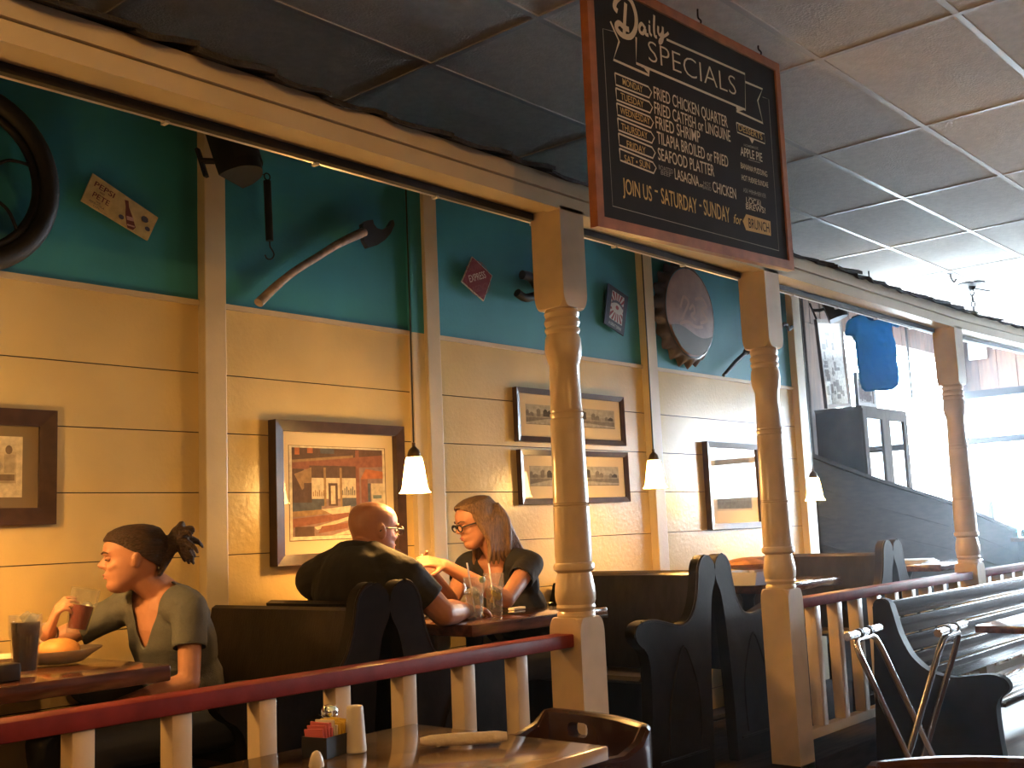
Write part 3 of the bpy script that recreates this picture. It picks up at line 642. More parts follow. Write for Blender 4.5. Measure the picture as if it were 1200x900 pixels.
picture('framed_print', 1.16, 1.795, 1.505, 1.882, 0.055, 'framed sepia print with dark mat at the left edge above the table', art_left, 0.035, matc=mat('olive mat', (0.20, 0.14, 0.07), 0.8))
picture('framed_panorama', 4.155, 5.065, 1.860, 2.132, 0.028, 'upper of two framed panoramic photos partly behind the nearest post', art_pano, 0.03, tilt=-0.004, group='panoramic photos on the wall')
picture('framed_panorama', 4.165, 5.075, 1.550, 1.822, 0.028, 'lower of two framed panoramic photos partly behind the nearest post', art_pano, 0.03, tilt=-0.008, group='panoramic photos on the wall')
picture('framed_print', 5.90, 6.55, 1.378, 1.915, 0.036, 'framed print with window glare on its glass left of the middle post', art_dark, 0.04)

# ------------------------------------------------------------------ things on the teal band
# spoked wheel
wc = V((1.462, WY-0.05, 2.625)); t = thing('wheel', 'old dark wheel with rubber tyre and curved spokes on the teal wall at far left', 'wheel', (wc.x, WY, wc.z))
MW = MX.Translation(wc) @ MX.Rotation(math.pi/2, 4, 'X')
m = MB(); m.tube([V((0.288*math.cos(a*math.pi/24), 0.288*math.sin(a*math.pi/24), 0)) for a in range(48)], 0.034, 14, True, MW); m.build('tyre', mat('old rubber', (0.014, 0.013, 0.012), 0.6, var=0.3, bump=0.1), t)
m = MB(); m.tube([V((0.243*math.cos(a*math.pi/24), 0.243*math.sin(a*math.pi/24), 0)) for a in range(48)], 0.014, 10, True, MW); m.build('rim', IRON, t)
for k in range(6):
    a = k*math.pi/3+0.15; pts = [V((0.03*math.cos(a), 0.03*math.sin(a), 0)), V((0.10*math.cos(a+0.30), 0.10*math.sin(a+0.30), 0.01)), V((0.17*math.cos(a+0.34), 0.17*math.sin(a+0.34), 0.008)), V((0.245*math.cos(a+0.18), 0.245*math.sin(a+0.18), 0))]
    m = MB(); m.tube(spline(pts, 5), 0.006, 8, False, MW); m.build('spoke', IRON, t)
m = MB(); m.lathe([(0.05, -0.03), (0.055, 0), (0.05, 0.03), (0.025, 0.036), (0.02, 0.05)], 20, MW); m.build('hub', IRON, t)

def wallquad(p, y): return [at(x, yy, Y=y) for x, yy in p]
def plate(mb, q, th):
    n = len(q); back = [p+V((0, th, 0)) for p in q]
    mb.faces(q+back, [tuple(range(n)), tuple(range(2*n-1, n-1, -1))]+[(i, i+n, (i+1) % n+n, (i+1) % n) for i in range(n)])
# tin sign with a bottle
yq = WY-0.02
Q = wallquad([(109, 203), (185.5, 255), (173, 282), (95, 235)], yq)
def qp(u, v, d=0.0): # bilinear on the tin sign
    a, b, c, e = Q; return (a*(1-u)+b*u)*(1-v)+(e*(1-u)+c*u)*v - V((0, d, 0))
t = thing('tin_sign', 'slanted cream tin sign with maroon lettering and a soda bottle on teal wall', 'sign', (Q[0].x, WY, Q[2].z))
m = MB(); plate(m, Q, 0.006); m.build('plate', mat('aged cream tin', (0.56, 0.42, 0.17), 0.5, var=0.2, vscale=30), t, False)
m = MB(); upq = (qp(0.5, 0)-qp(0.5, 1)).normalized(); Hq = (qp(0, 0)-qp(0, 1)).length
for tx, u0, u1, v, h in (('PEPSI', 0.07, 0.36, 0.34, 0.17), ('AND', 0.17, 0.24, 0.45, 0.06), ('PETE', 0.10, 0.34, 0.68, 0.17)): put_text(m, tx, qp(u0, v, 0.0012), qp(u1, v, 0.0012), Hq*h, upq)
m.build('maroon_lettering', mat('maroon ink', (0.12, 0.012, 0.02), 0.6), t, False)
m = MB()
for tx, u0, u1, v, h in (('THE', 0.17, 0.24, 0.79, 0.05), ('PEPSI-COLA', 0.09, 0.31, 0.875, 0.06), ('COPS', 0.16, 0.25, 0.955, 0.05)): put_text(m, tx, qp(u0, v, 0.0012), qp(u1, v, 0.0012), Hq*h, upq)
m.build('small_lettering', mat('dark ink', (0.04, 0.03, 0.05), 0.6), t, False)
m = MB(); bot = [(0.50, 0.16), (0.55, 0.11), (0.59, 0.30), (0.70, 0.58), (0.78, 0.82), (0.76, 0.95), (0.68, 0.98), (0.645, 0.86), (0.585, 0.60), (0.545, 0.34)]
m.faces([qp(u, v, 0.0010) for u, v in bot], [tuple(range(len(bot)))])
m.mi = 1; m.faces([qp(u, v, 0.0014) for u, v in ((0.605, 0.62), (0.695, 0.55), (0.725, 0.66), (0.635, 0.74))], [(0, 1, 2, 3)]); m.faces([qp(u, v, 0.0014) for u, v in ((0.655, 0.86), (0.76, 0.79), (0.765, 0.84), (0.665, 0.91))], [(0, 1, 2, 3)])
m.mi = 2
for cx, cy, r in ((0.845, 0.36, 0.055), (0.93, 0.62, 0.04), (0.55, 0.76, 0.04)): m.faces([qp(cx+r*math.cos(k*.6), cy+2*r*math.sin(k*.6), 0.0012) for k in range(10)], [tuple(range(10))])
m.build('bottle_picture', [mat('bottle brown ink', (0.14, 0.03, 0.02), 0.6), mat('label cream ink', (0.5, 0.3, 0.22), 0.6), mat('slate ink', (0.06, 0.06, 0.09), 0.6)], t, False)

# loudspeakers on the wall
def speaker(loc, yaw, label, s=1.0):
    t = thing('speaker', label, 'speaker', loc, 'black loudspeakers under the porch roof')
    M = MX.Translation(loc) @ MX.Rotation(yaw, 4, 'Z') @ MX.Rotation(math.radians(-18), 4, 'X') @ MX.Scale(s, 4)
    pr = sp2([(-0.10, 0.0), (-0.105, -0.05), (-0.075, -0.115), (0, -0.15), (0.075, -0.115), (0.105, -0.05), (0.10, 0.0)], 4)
    vs = [(x, y, -0.115) for x, y in pr]+[(x*1.04, y*1.04, -0.08) for x, y in pr]+[(x*1.04, y*1.04, 0.08) for x, y in pr]+[(x, y, 0.115) for x, y in pr]; n = len(pr)
    fs = [tuple(range(n))[::-1], tuple(range(3*n, 4*n))]
    for r_ in range(3): fs += [(r_*n+i, r_*n+(i+1) % n, (r_+1)*n+(i+1) % n, (r_+1)*n+i) for i in range(n)]
    MB().faces(vs, fs, M).build('cabinet', BLACK, t)
    g = sp2([(-0.098, -0.06), (-0.075, -0.122), (0, -0.157), (0.075, -0.122), (0.098, -0.06)], 4); n = len(g)
    vs = [(x*1.05, y*1.05, -0.075) for x, y in g]+[(x*1.05, y*1.05, 0.075) for x, y in g]
    MB().faces(vs, [(i, i+1, n+i+1, n+i) for i in range(n-1)], M).build('grille', mat('speaker grille', (0.02, 0.02, 0.02), 0.7, bump=0.6, bscale=400), t)
    MB().tube([M @ V((0, 0, 0)), M @ V((-0.02, 0.04, 0.0)), M @ V((-0.04, 0.09, 0.02))], 0.012, 8).box((-0.05, 0.08, -0.06), (-0.02, 0.095, 0.08), 0.003, M).build('bracket', IRON, t)
sp = at(262, 186, Y=3.44); speaker(tuple(sp), math.radians(25), 'black loudspeaker on the batten left of the spring scale', 0.86)
sp = at(966, 362, Y=3.42); speaker(tuple(sp), math.radians(25), 'black loudspeaker at the far end of the wall beside the blue T-shirt', 0.9)

# spring scale
y = WY-0.05; a = at(313, 212, Y=y); b = at(316, 282, Y=y)
t = thing('spring_scale', 'dark iron hanging spring scale with hook on the teal wall', 'scale', (a.x, WY, b.z))
MB().tube([a, b], 0.0155, 14).build('barrel', IRON, t)
rg = at(313, 207, Y=y); MB().tube([rg+V((0.014*math.cos(k*math.pi/8), 0, 0.014*math.sin(k*math.pi/8))) for k in range(16)], 0.003, 6, True).build('ring', IRON, t)
hk = [at(x, yy, Y=y) for x, yy in ((316, 283), (316.5, 289), (319.5, 294), (321, 299), (318, 303.5), (313, 303), (310.5, 298.5))]
MB().tube(spline(hk, 5), [0.0032]*31, 6).build('hook', IRON, t)
MB().tube([rg+V((0, 0, 0.014)), V((rg.x, WY, rg.z+0.016))], 0.002, 6).build('nail', IRON, t)

# claw hatchet
t = thing('hatchet', 'old claw hatchet with pale curved wooden handle on the teal wall', 'tool', tuple(at(380, 310, Y=WY)))
y = WY-0.05
hp = [at(x, yy, Y=y) for x, yy in ((303, 355), (325, 334), (345, 318), (372, 301), (398, 285), (426, 272))]
MB().tube(spline(hp, 5), [0.023-0.004*min(1, k/8)+0.006*max(0, (k-17)/8) for k in range(26)], 12, flat=0.85).build('handle', mat('grey weathered ash', (0.44, 0.34, 0.26), 0.7, var=0.3, vscale=30, bump=0.1), t)
hd = [at(x, yy, Y=y) for x, yy in ((423, 263), (428, 259), (435, 258), (436, 263), (440, 268), (447, 270), (454, 266), (459, 258), (460.5, 264), (456, 274), (449, 282), (440, 288), (430, 291), (425, 282))]
m = MB(); plate(m, [p-V((0, 0.012, 0)) for p in hd], 0.026); m.build('head', mat('hatchet steel', (0.07, 0.075, 0.08), 0.45, metal=0.6), t, False)
MB().tube([hp[3]+V((0, 0, 0)), V((hp[3].x, WY, hp[3].z))], 0.003, 6).build('nail', IRON, t)

# railway express diamond
y = WY-0.03; D = [at(x, yy, Y=y) for x, yy in ((553.5, 300.5), (577, 323), (567, 353), (541, 330))]
t = thing('diamond_sign', 'red diamond shaped tin sign with white lettering on the teal wall', 'sign', (D[3].x, WY, D[2].z))
m = MB(); plate(m, D, 0.006); m.build('edge_plate', mat('white enamel', (0.62, 0.6, 0.55), 0.4), t, False)
c = sum(D, V())/4; m = MB(); plate(m, [c+(p-c)*0.95-V((0, 0.0012, 0)) for p in D], 0.001); m.build('red_face', mat('red enamel', (0.20, 0.02, 0.035), 0.4, var=0.2, vscale=20), t, False)
m = MB(); dv = V((0, 0.0020, 0)); dr = (at(569.5, 325.5, Y=y)-at(551, 331, Y=y)).normalized(); du = V((-dr.z, 0, dr.x)); du = du if du.z > 0 else -du
put_text(m, 'EXPRESS', at(550.5, 331, Y=y)-dv, at(569.5, 325.5, Y=y)-dv, 0.034, du); m.build('white_lettering', mat('cream enamel', (0.7, 0.62, 0.55), 0.5), t, False)
m = MB(); put_text(m, 'RAILWAY', c-dv-dr*0.062+du*0.042, c-dv+dr*0.06+du*0.042, 0.030, du); put_text(m, 'AGENCY', c-dv-dr*0.062-du*0.060, c-dv+dr*0.062-du*0.060, 0.030, du)
R_ = 0.088
stroke(m, [c-dv*0.9+dr*R_*math.cos(k*math.pi/12)+du*R_*math.sin(k*math.pi/12) for k in range(24)], 0.003, NB, True)
m.build('worn_lettering', mat('worn pink enamel', (0.26, 0.09, 0.09), 0.5), t, False)

# iron tool half hidden by the nearest post
y = WY-0.05; t = tag(MB().tube(spline([at(x, yy, Y=y) for x, yy in ((612, 322), (622, 325), (630, 336), (640, 338), (652, 338))], 5), [0.024]*21, 10).tube(spline([at(x, yy, Y=y) for x, yy in ((606, 343), (616, 349), (630, 346), (650, 344))], 5), 0.022, 10).tube([at(630, 338, Y=y), at(630, 338, Y=WY)], 0.008, 6).build('pipe_wrench', IRON), 'dark iron tool hung on the teal wall, half hidden by the nearest post', 'tool')

# blue soda sign
y = WY-0.03; B = [at(x, yy, Y=y) for x, yy in ((713.5, 332), (736.5, 348), (731, 393.5), (708, 378.5))]
def bq(u, v, d=0.0): a, b, c_, e = B; return (a*(1-u)+b*u)*(1-v)+(e*(1-u)+c_*u)*v - V((0, d, 0))
t = thing('square_sign', 'tilted navy square tin sign with red and white sunburst on the teal wall', 'sign', (B[3].x, WY, B[2].z))
m = MB(); plate(m, B, 0.008); m.build('plate', mat('navy enamel', (0.02, 0.025, 0.06), 0.35), t, False)
m = MB(); m.faces([bq(u, v, 0.001) for u, v in ((0.20, 0.10), (0.80, 0.10), (0.84, 0.80), (0.20, 0.80))], [(0, 1, 2, 3)])
m.mi = 1
for k in range(16):
    a0 = 2*math.pi*k/16; a1 = a0+0.2
    def ed(a): 
        r = min(0.31/max(1e-6, abs(math.cos(a))), 0.34/max(1e-6, abs(math.sin(a)))); return (0.51+r*math.cos(a), 0.45+r*math.sin(a))
    m.faces([bq(0.51, 0.45, 0.0015), bq(*ed(a0), 0.0015), bq(*ed(a1), 0.0015)], [(0, 1, 2)])
m.mi = 0; m.faces([bq(0.51+0.3*math.cos(k*.4), 0.45+0.15*math.sin(k*.4), 0.002) for k in range(16)], [tuple(range(16))])
m.mi = 2; m.faces([bq(0.23+0.57*k/8, 0.36-0.08*math.sin(k*math.pi/8), 0.0024) for k in range(9)]+[bq(0.80-0.57*k/8, 0.42-0.08*math.sin(k*math.pi/8), 0.0024) for k in range(9)], [tuple(range(18))])
m.mi = 1; m.faces([bq(0.51+0.08*math.cos(k*.7), 0.45+0.05*math.sin(k*.7), 0.0026) for k in range(9)], [tuple(range(9))])
m.build('sunburst', [mat('sunburst white', (0.62, 0.62, 0.62), 0.5), mat('sunburst red', (0.28, 0.03, 0.05), 0.5), mat('sunburst blue', (0.07, 0.08, 0.14), 0.5)], t, False)
m = MB(); put_text(m, 'A GREAT DRINK', bq(0.20, 0.94, 0.001), bq(0.84, 0.94, 0.001), 0.018, (bq(0, 0)-bq(0, 1)).normalized()); m.build('lettering', mat('sunburst white', (0, 0, 0)), t, False)

# giant bottle cap
cx, cz, R_ = 5.755, 2.690, 0.285; yc = WY-0.02
t = thing('round_sign', 'giant faded bottle cap sign with fluted rim on the teal wall', 'sign', (cx, WY, cz-R_))
m = MB(); n = 21*8; rings = [(-0.012, 1.13, 1.0), (-0.030, 1.10, 0.8), (-0.055, 1.05, 0.35), (-0.068, 1.01, 0.0), (-0.073, 0.97, 0)]
vs, fs = [], []
for dy_, rr, fl in rings:
    for j in range(n):
        a = 2*math.pi*j/n; f = 1+0.055*fl*math.cos(21*a); vs.append((cx+R_*rr*f*math.cos(a)*0.97, WY+dy_, cz+R_*rr*f*math.sin(a)))
for i in range(len(rings)-1):
    for j in range(n): fs.append((i*n+j, i*n+(j+1) % n, (i+1)*n+(j+1) % n, (i+1)*n+j))
m.faces(vs, fs); m.build('fluted_skirt', mat('rusty cap rim', (0.085, 0.065, 0.056), 0.4, metal=0.4, var=0.5, vscale=12), t)
m = MB(); vs = [(cx, WY-0.083, cz)]; nr = 5
for i in range(1, nr+1):
    for j in range(n): a = 2*math.pi*j/n; vs.append((cx+R_*0.955*i/nr*math.cos(a)*0.97, WY-0.083+0.010*(i/nr)**3, cz+R_*0.955*i/nr*math.sin(a)))
fs = [(0, 1+j, 1+(j+1) % n) for j in range(n)]
for i in range(nr-1):
    for j in range(n): fs.append((1+i*n+j, 1+i*n+(j+1) % n, 1+(i+1)*n+(j+1) % n, 1+(i+1)*n+j))
m.faces(vs, fs); m.build('face', mat('faded cap paint', (0.42, 0.29, 0.25), 0.5, var=0.3, vscale=7, col2=(0.30, 0.21, 0.20)), t)
m = MB(); low = []
for k in range(25):
    x = -0.93+1.86*k/24; low.append((x, -0.42-0.10*math.sin(x*3.2+0.4)))
low = [(x, zz) for x, zz in low if x*x+zz*zz < 0.9]
arc = []; a0 = math.atan2(low[-1][1], low[-1][0]); a1 = math.atan2(low[0][1], low[0][0]) 
for k in range(1, 16): a = a0+(a1-a0)*k/16; arc.append((0.93*math.cos(a), 0.93*math.sin(a)))
pg = low+arc; m.faces([(cx+R_*x*0.97, WY-0.0855, cz+R_*z_) for x, z_ in pg], [tuple(range(len(pg)))]); m.build('grey_wave', mat('faded grey paint', (0.15, 0.135, 0.12), 0.5, var=0.15), t, False)
m = MB()
for pts in ([(-0.45, 0.05), (-0.3, 0.3), (-0.12, 0.2), (-0.28, -0.02), (-0.42, -0.2)], [(-0.1, 0.05), (0.05, 0.16), (0.1, 0.02), (-0.04, -0.06), (0.12, -0.16)], [(0.15, 0.3), (0.42, 0.36), (0.6, 0.2), (0.4, 0.1), (0.58, -0.1), (0.3, -0.2)], [(-0.5, -0.3), (-0.2, -0.22), (0.1, -0.3), (0.4, -0.27)]):
    stroke(m, [V((cx+R_*x, WY-0.0852, cz+R_*z_)) for x, z_ in [(p.x, p.y) for p in spline([(x, z_, 0) for x, z_ in pts], 6)]], 0.02, NB)
m.build('faded_script', mat('faded script', (0.50, 0.33, 0.27), 0.6), t, False)

# iron bar behind the middle post
y = WY-0.05; t = thing('crowbar', 'black iron bar with knobbed ends half hidden by the middle post', 'tool', tuple(at(885, 412, Y=WY)))
MB().tube([at(848, 440, Y=y), at(862, 424, Y=y), at(876, 411, Y=y), at(900, 396, Y=y), at(915, 386, Y=y)], [0.011, 0.014, 0.013, 0.012, 0.012], 10).build('bar', IRON, t)
MB().tube(spline([at(x, yy, Y=y) for x, yy in ((914, 386), (918, 380), (922, 381), (924, 386), (928, 383))], 4), 0.014, 8).build('hooked_end', IRON, t)
MB().sphere(at(875, 412, Y=y), 0.024).build('collar', IRON, t)
MB().tube([at(900, 396, Y=y), V((at(900, 396, Y=y).x, WY, at(900, 396, Y=y).z))], 0.004, 6).build('nail', IRON, t)

# ------------------------------------------------------------------ people
def head_secs():
    # u, front, back, half width (face forward), metres
    return [(-0.012, 0.055, 0.028, 0.014), (-0.004, 0.074, 0.012, 0.028), (0.008, 0.084, -0.005, 0.037), (0.022, 0.086, -0.028, 0.046), (0.036, 0.080, -0.05, 0.053), (0.048, 0.084, -0.066, 0.058), (0.060, 0.087, -0.074, 0.062), (0.074, 0.083, -0.082, 0.066),
            (0.092, 0.084, -0.090, 0.070), (0.108, 0.082, -0.097, 0.073), (0.120, 0.079, -0.101, 0.0745), (0.134, 0.086, -0.104, 0.076), (0.150, 0.090, -0.105, 0.0775), (0.170, 0.087, -0.103, 0.0775), (0.188, 0.078, -0.096, 0.073), (0.204, 0.062, -0.083, 0.063), (0.217, 0.038, -0.060, 0.046), (0.225, 0.012, -0.034, 0.024), (0.2265, -0.005, -0.018, 0.008)]
def head_loft(mb, X, grow=0.0, n=28, secs=None):
    vs, fs = [], []; ss = secs or head_secs()
    for u, f, b, wd in ss:
        c = (f+b)/2; rf = (f-b)/2+grow; rw = wd+grow
        for j in range(n):
            a = 2*math.pi*j/n; ca, sa = math.cos(a), math.sin(a)
            e = 0.92
            vs.append(X @ V((c+rf*math.copysign(abs(ca)**e, ca), rw*math.copysign(abs(sa)**e, sa), u+(grow if u > 0.2 else 0))))
    k = len(ss)
    for i in range(k-1):
        for j in range(n): fs.append((i*n+j, i*n+(j+1) % n, (i+1)*n+(j+1) % n, (i+1)*n+j))
    fs += [tuple(range(n))[::-1], tuple((k-1)*n+j for j in range(n))]
    mb.faces(vs, fs)
def head_matrix(pos, face, pitch=0.0, tilt=0.0, s=1.0, zs=1.0):
    yaw = math.atan2(face[1], face[0])
    return MX.Translation(pos) @ MX.Rotation(yaw, 4, 'Z') @ MX.Rotation(pitch, 4, 'Y') @ MX.Rotation(tilt, 4, 'X') @ MX.Scale(s, 4) @ MX.Diagonal((1, 1, zs, 1))
def head_add(mb, X, s):
    head_loft(mb, X)
    P = lambda *a: X @ V(a)
    mb.cap(P(0.076, 0, 0.125), 0.008*s, P(0.098, 0, 0.096), 0.0105*s); mb.cap(P(0.098, 0, 0.095), 0.010*s, P(0.083, 0, 0.088), 0.010*s)
    for q in (-1, 1):
        mb.cap(P(0.086, q*0.011, 0.090), 0.0075*s, P(0.080, q*0.012, 0.091), 0.007*s)
        a = X.to_3x3(); mb.ell(P(-0.012, q*0.079, 0.105), (a @ V((0.017, 0.004*q, 0)), a @ V((0.0, 0.007, 0)), a @ V((-0.005, 0.004*q, 0.031))))
        mb.cap(P(0.086, q*0.018, 0.137), 0.007*s, P(0.072, q*0.046, 0.139), 0.007*s)       # brow
        mb.cap(P(0.066, q*0.036, 0.086), 0.013*s, P(0.050, q*0.046, 0.094), 0.014*s)       # cheek
    mb.cap(P(0.086, -0.014, 0.060), 0.0055*s, P(0.086, 0.014, 0.060), 0.0055*s); mb.cap(P(0.083, -0.012, 0.049), 0.006*s, P(0.083, 0.012, 0.049), 0.006*s)
def head_details(t, X, s, lidded=False):
    P = lambda *a: X @ V(a); r3 = X.to_3x3()
    e = MB(); l = MB()
    for q in (-1, 1):
        e.ell(P(0.0715, q*0.032, 0.117), (r3 @ V((0.0115, 0, 0)), r3 @ V((0, 0.0135, 0)), r3 @ V((0, 0, 0.0085))))
        l.cap(P(0.0825, q*0.032, 0.1145), 0.0022*s, P(0.0775, q*0.046, 0.1145), 0.0018*s); l.cap(P(0.0825, q*0.032, 0.1145), 0.0022*s, P(0.0795, q*0.020, 0.1145), 0.0018*s)
        br_ = MB(); br_.cap(P(0.0925, q*0.018, 0.139), 0.0030*s, P(0.086, q*0.036, 0.144), 0.0030*s); br_.cap(P(0.086, q*0.036, 0.144), 0.003*s, P(0.074, q*0.051, 0.139), 0.002*s); br_.build('eyebrow', mat('brow hair', (0.07, 0.035, 0.02), 0.8), t)
    e.build('eyelids' if lidded else 'eyes', SKIN if lidded else mat('eye white', (0.55, 0.5, 0.45), 0.3), t)
    l.build('eyelashes', mat('dark lash', (0.02, 0.012, 0.01), 0.6), t)
    m = MB(); m.cap(P(0.0905, -0.013, 0.0595), 0.0032*s, P(0.0905, 0.013, 0.0595), 0.0032*s); m.cap(P(0.0870, -0.011, 0.0485), 0.0042*s, P(0.0870, 0.011, 0.0485), 0.0042*s); m.build('lips', mat('lip', (0.42, 0.13, 0.10), 0.4), t)
def hand_add(mb, wrist, d, pn, s=1.0, curl=0.6, side=1, spread=0.12, thumb=0.5):
    """d: towards the fingers, pn: out of the palm, side: which way the thumb lies"""
    d = V(d).normalized(); pn = V(pn); pn = (pn-d*pn.dot(d)).normalized(); lat = d.cross(pn)*side; wrist = V(wrist)
    for k in (-1.3, -0.45, 0.4, 1.2): mb.cap(wrist+lat*k*0.013*s, 0.0155*s, wrist+d*0.082*s+lat*k*0.0205*s, 0.0115*s)
    Ls = [0.070, 0.080, 0.074, 0.058]
    for i, k in enumerate((1.35, 0.45, -0.45, -1.3)):
        b = wrist+d*0.085*s+lat*k*0.0205*s; dd = (d+lat*k*spread).normalized(); p = b; L_ = Ls[i]*s; c = curl*(0.9+0.12*i)
        for j, fr_ in enumerate((0.45, 0.32, 0.23)):
            c_ = c*(0.8 if j == 0 else 1.0)*(j+1)
            v = dd*math.cos(c_)+pn*math.sin(c_); q = p+v*L_*fr_; mb.cap(p, (0.0088-0.0008*j)*s, q, (0.0080-0.0008*j)*s, 10); p = q
    b = wrist+d*0.022*s+lat*0.024*s; v = (d*0.62+lat*0.75+pn*0.25*thumb).normalized(); q = b+v*0.040*s; mb.cap(b, 0.0125*s, q, 0.0105*s, 10)
    v2 = (d*0.85+lat*0.30+pn*thumb).normalized(); q2 = q+v2*0.032*s; mb.cap(q, 0.0100*s, q2, 0.0090*s, 10); v3 = (d*0.9+lat*0.05+pn*thumb*1.3).normalized(); mb.cap(q2, 0.0090*s, q2+v3*0.024*s, 0.0078*s, 10)

def person(label, J, shirt_m, pants_m, s=1.0, bulk=1.0, sleeve=0.55, vneck=None, lidded=False, girth=1.0):
    """J: joints in world space"""
    t = thing('person', label, 'person', tuple(J['pelvis']-V((0, 0, 0.1))))
    fwd = V(J['fwd']).normalized(); lat = V((0, 0, 1)).cross(fwd); up = V((0, 0, 1))
    X = head_matrix(J['head'], J['face'], J.get('pitch', 0), J.get('tilt', 0), J.get('hs', 1.0), J.get('zs', 0.92)); hs = J.get('hs', 1.0)
    pel, che, nb = V(J['pelvis']), V(J['chest']), V(J['neck'])
    sp_ = (nb-pel).normalized(); fw2 = (fwd-sp_*fwd.dot(sp_)).normalized()
    def torso(mb, g):
        if J.get('trap'):
            for k in 'LR': mb.cap(nb+sp_*0.005-fw2*0.02, 0.062+g, V(J['sh'+k])+sp_*0.004-fw2*0.01, 0.066+g)
            mb.ell(che.lerp(nb, 0.35)-fw2*0.03, (fw2*(0.10+g), lat*(0.20+g), sp_*(0.17+g)))
        mb.ell(pel, (fw2*(0.115*bulk+g)*girth, lat*(0.165*bulk+g), sp_*(0.12+g)))
        mid = pel.lerp(che, 0.5); mb.ell(mid, (fw2*(0.100*bulk*girth+g), lat*(0.140*bulk+g), sp_*(0.15+g)))
        mb.ell(che, (fw2*(0.105*bulk+g), lat*(0.152*bulk+g), sp_*(0.16+g)))
        mb.ell(che.lerp(nb, 0.45), (fw2*(0.085*bulk+g), lat*(0.155*bulk+g), sp_*(0.10+g)))
        for k in 'LR':
            S_ = V(J['sh'+k]); mb.cap(nb-sp_*0.035, 0.048*bulk+g, S_.lerp(nb, 0.12), 0.050*bulk+g)
    b = MB(); head_add(b, X, hs)
    hb = X @ V((-0.022, 0, 0.035)); b.cap(nb-sp_*0.02, 0.056*s*bulk**0.5, hb, 0.050*s*bulk**0.5); b.cap(nb-sp_*0.03-fw2*0.01, 0.062*s, nb.lerp(hb, 0.4), 0.052*s)
    torso(b, 0.0)
    for k, sd in (('L', 1), ('R', -1)):
        S_, E_, W_ = V(J['sh'+k]), V(J['el'+k]), V(J['wr'+k])
        b.cap(S_, 0.047*s*bulk, E_, 0.038*s*bulk); b.cap(E_, 0.039*s*bulk, E_.lerp(W_, 0.35), 0.039*s*bulk); b.cap(E_.lerp(W_, 0.35), 0.039*s*bulk, W_, 0.0255*s)
        hd_ = J['hand'+k]; hand_add(b, W_, hd_[0], hd_[1], s*hd_[2], hd_[3], hd_[4], thumb=hd_[5] if len(hd_) > 5 else 0.5)
    for k, sd in (('L', 1), ('R', -1)):
        hip = pel+lat*sd*0.09-sp_*0.02; kn = V(J['kn'+k]); an = V(J['an'+k])
        b.cap(hip, 0.085*s, kn, 0.055*s); b.cap(kn, 0.055*s, an, 0.036*s); b.cap(an, 0.036*s, an+fwd*0.10-V((0, 0, 0.035)), 0.028*s)
    remeshed(b, 'body', J.get('skin', SKIN), t, 0.0042, 4)
    c = MB(); torso(c, 0.012)
    for k in 'LR':
        S_, E_ = V(J['sh'+k]), V(J['el'+k]); c.cap(S_, 0.047*s*bulk+0.013, S_.lerp(E_, sleeve+0.16), 0.041*s*bulk+0.013)
    def cut(p):
        for k in 'LR':
            S_, E_ = V(J['sh'+k]), V(J['el'+k]); ax = (E_-S_).normalized(); al = (p-S_).dot(ax)
            if al > (E_-S_).length*sleeve and ((p-S_)-ax*al).length < 0.085*bulk and (p-che).dot(lat)*(1 if k == 'L' else -1) > 0.10: return True
        q = p-nb; a = q.dot(sp_); l_ = abs(q.dot(lat)); f_ = q.dot(fw2)
        if a > 0.012 and (l_*l_+f_*f_) < 0.078**2: return True
        if vneck and f_ > 0.0 and -vneck < a <= 0.08 and l_ < 0.012+0.062*(a+vneck)/vneck: return True
        if not vneck and f_ > 0.0 and a > -0.045 and l_ < 0.07 and a > -0.045+0.05*(l_/0.07)**2: return True
        if (p-pel).dot(sp_) < -0.10: return True
        return False
    remeshed(c, 'shirt', shirt_m, t, 0.006, 6, post=cut, solid=-0.0025, disp=0.010)
    c = MB()
    for k, sd in (('L', 1), ('R', -1)):
        hip = pel+lat*sd*0.09-sp_*0.02; kn = V(J['kn'+k]); an = V(J['an'+k])
        c.cap(hip, 0.098*s, kn, 0.068*s); c.cap(kn, 0.068*s, an+V((0, 0, 0.05)), 0.052*s)
    c.ell(pel-sp_*0.03, (fw2*0.125*bulk*girth, lat*0.178*bulk, sp_*0.10)); remeshed(c, 'trousers', pants_m, t, 0.008, 5)
    for k in 'LR':
        an = V(J['an'+k]); c = MB(); c.cap(an+V((0, 0, -0.03))-fwd*0.03, 0.042, an+fwd*0.13-V((0, 0, 0.045)), 0.036); c.build('shoe', BLACK, t)
    head_details(t, X, hs, lidded)
    return t, X

# --- woman in the grey shirt, profile to the left
gx = [at(89, 743, Y=3.20), at(101, 690, Y=3.20)]
HAIRB = mat('brown hair', (0.050, 0.023, 0.012), 0.5, var=0.55, vscale=9, bump=0.9, bscale=11, stretch=(2, 16, 34))
J = dict(fwd=(-0.96, -0.28, 0), pelvis=V((2.03, 3.15, 0.89)), chest=V((1.955, 3.145, 1.13)), neck=V((1.915, 3.15, 1.290)),
         head=V((1.836, 3.165, 1.294)), face=(-0.86, 0.50), pitch=0.06, hs=0.95, zs=0.865,
         shL=V((1.915, 2.985, 1.222)), elL=V((1.872, 2.925, 1.022)), wrL=V((1.690, 3.00, 0.972)), handL=((-0.7, 0.6, -0.15), (0, 0.2, -1), 0.95, 0.5, 1),
         shR=V((1.875, 3.315, 1.222)), elR=V((1.655, 3.41, 1.125)), wrR=V((1.618, 3.265, 1.185)), handR=((0.10, -0.50, 0.86), (0.90, -0.30, -0.30), 0.92, 0.62, 1, 0.25),
         knL=V((1.62, 3.03, 0.86)), anL=V((1.66, 3.03, 0.42)), knR=V((1.62, 3.27, 0.86)), anR=V((1.66, 3.27, 0.42)))
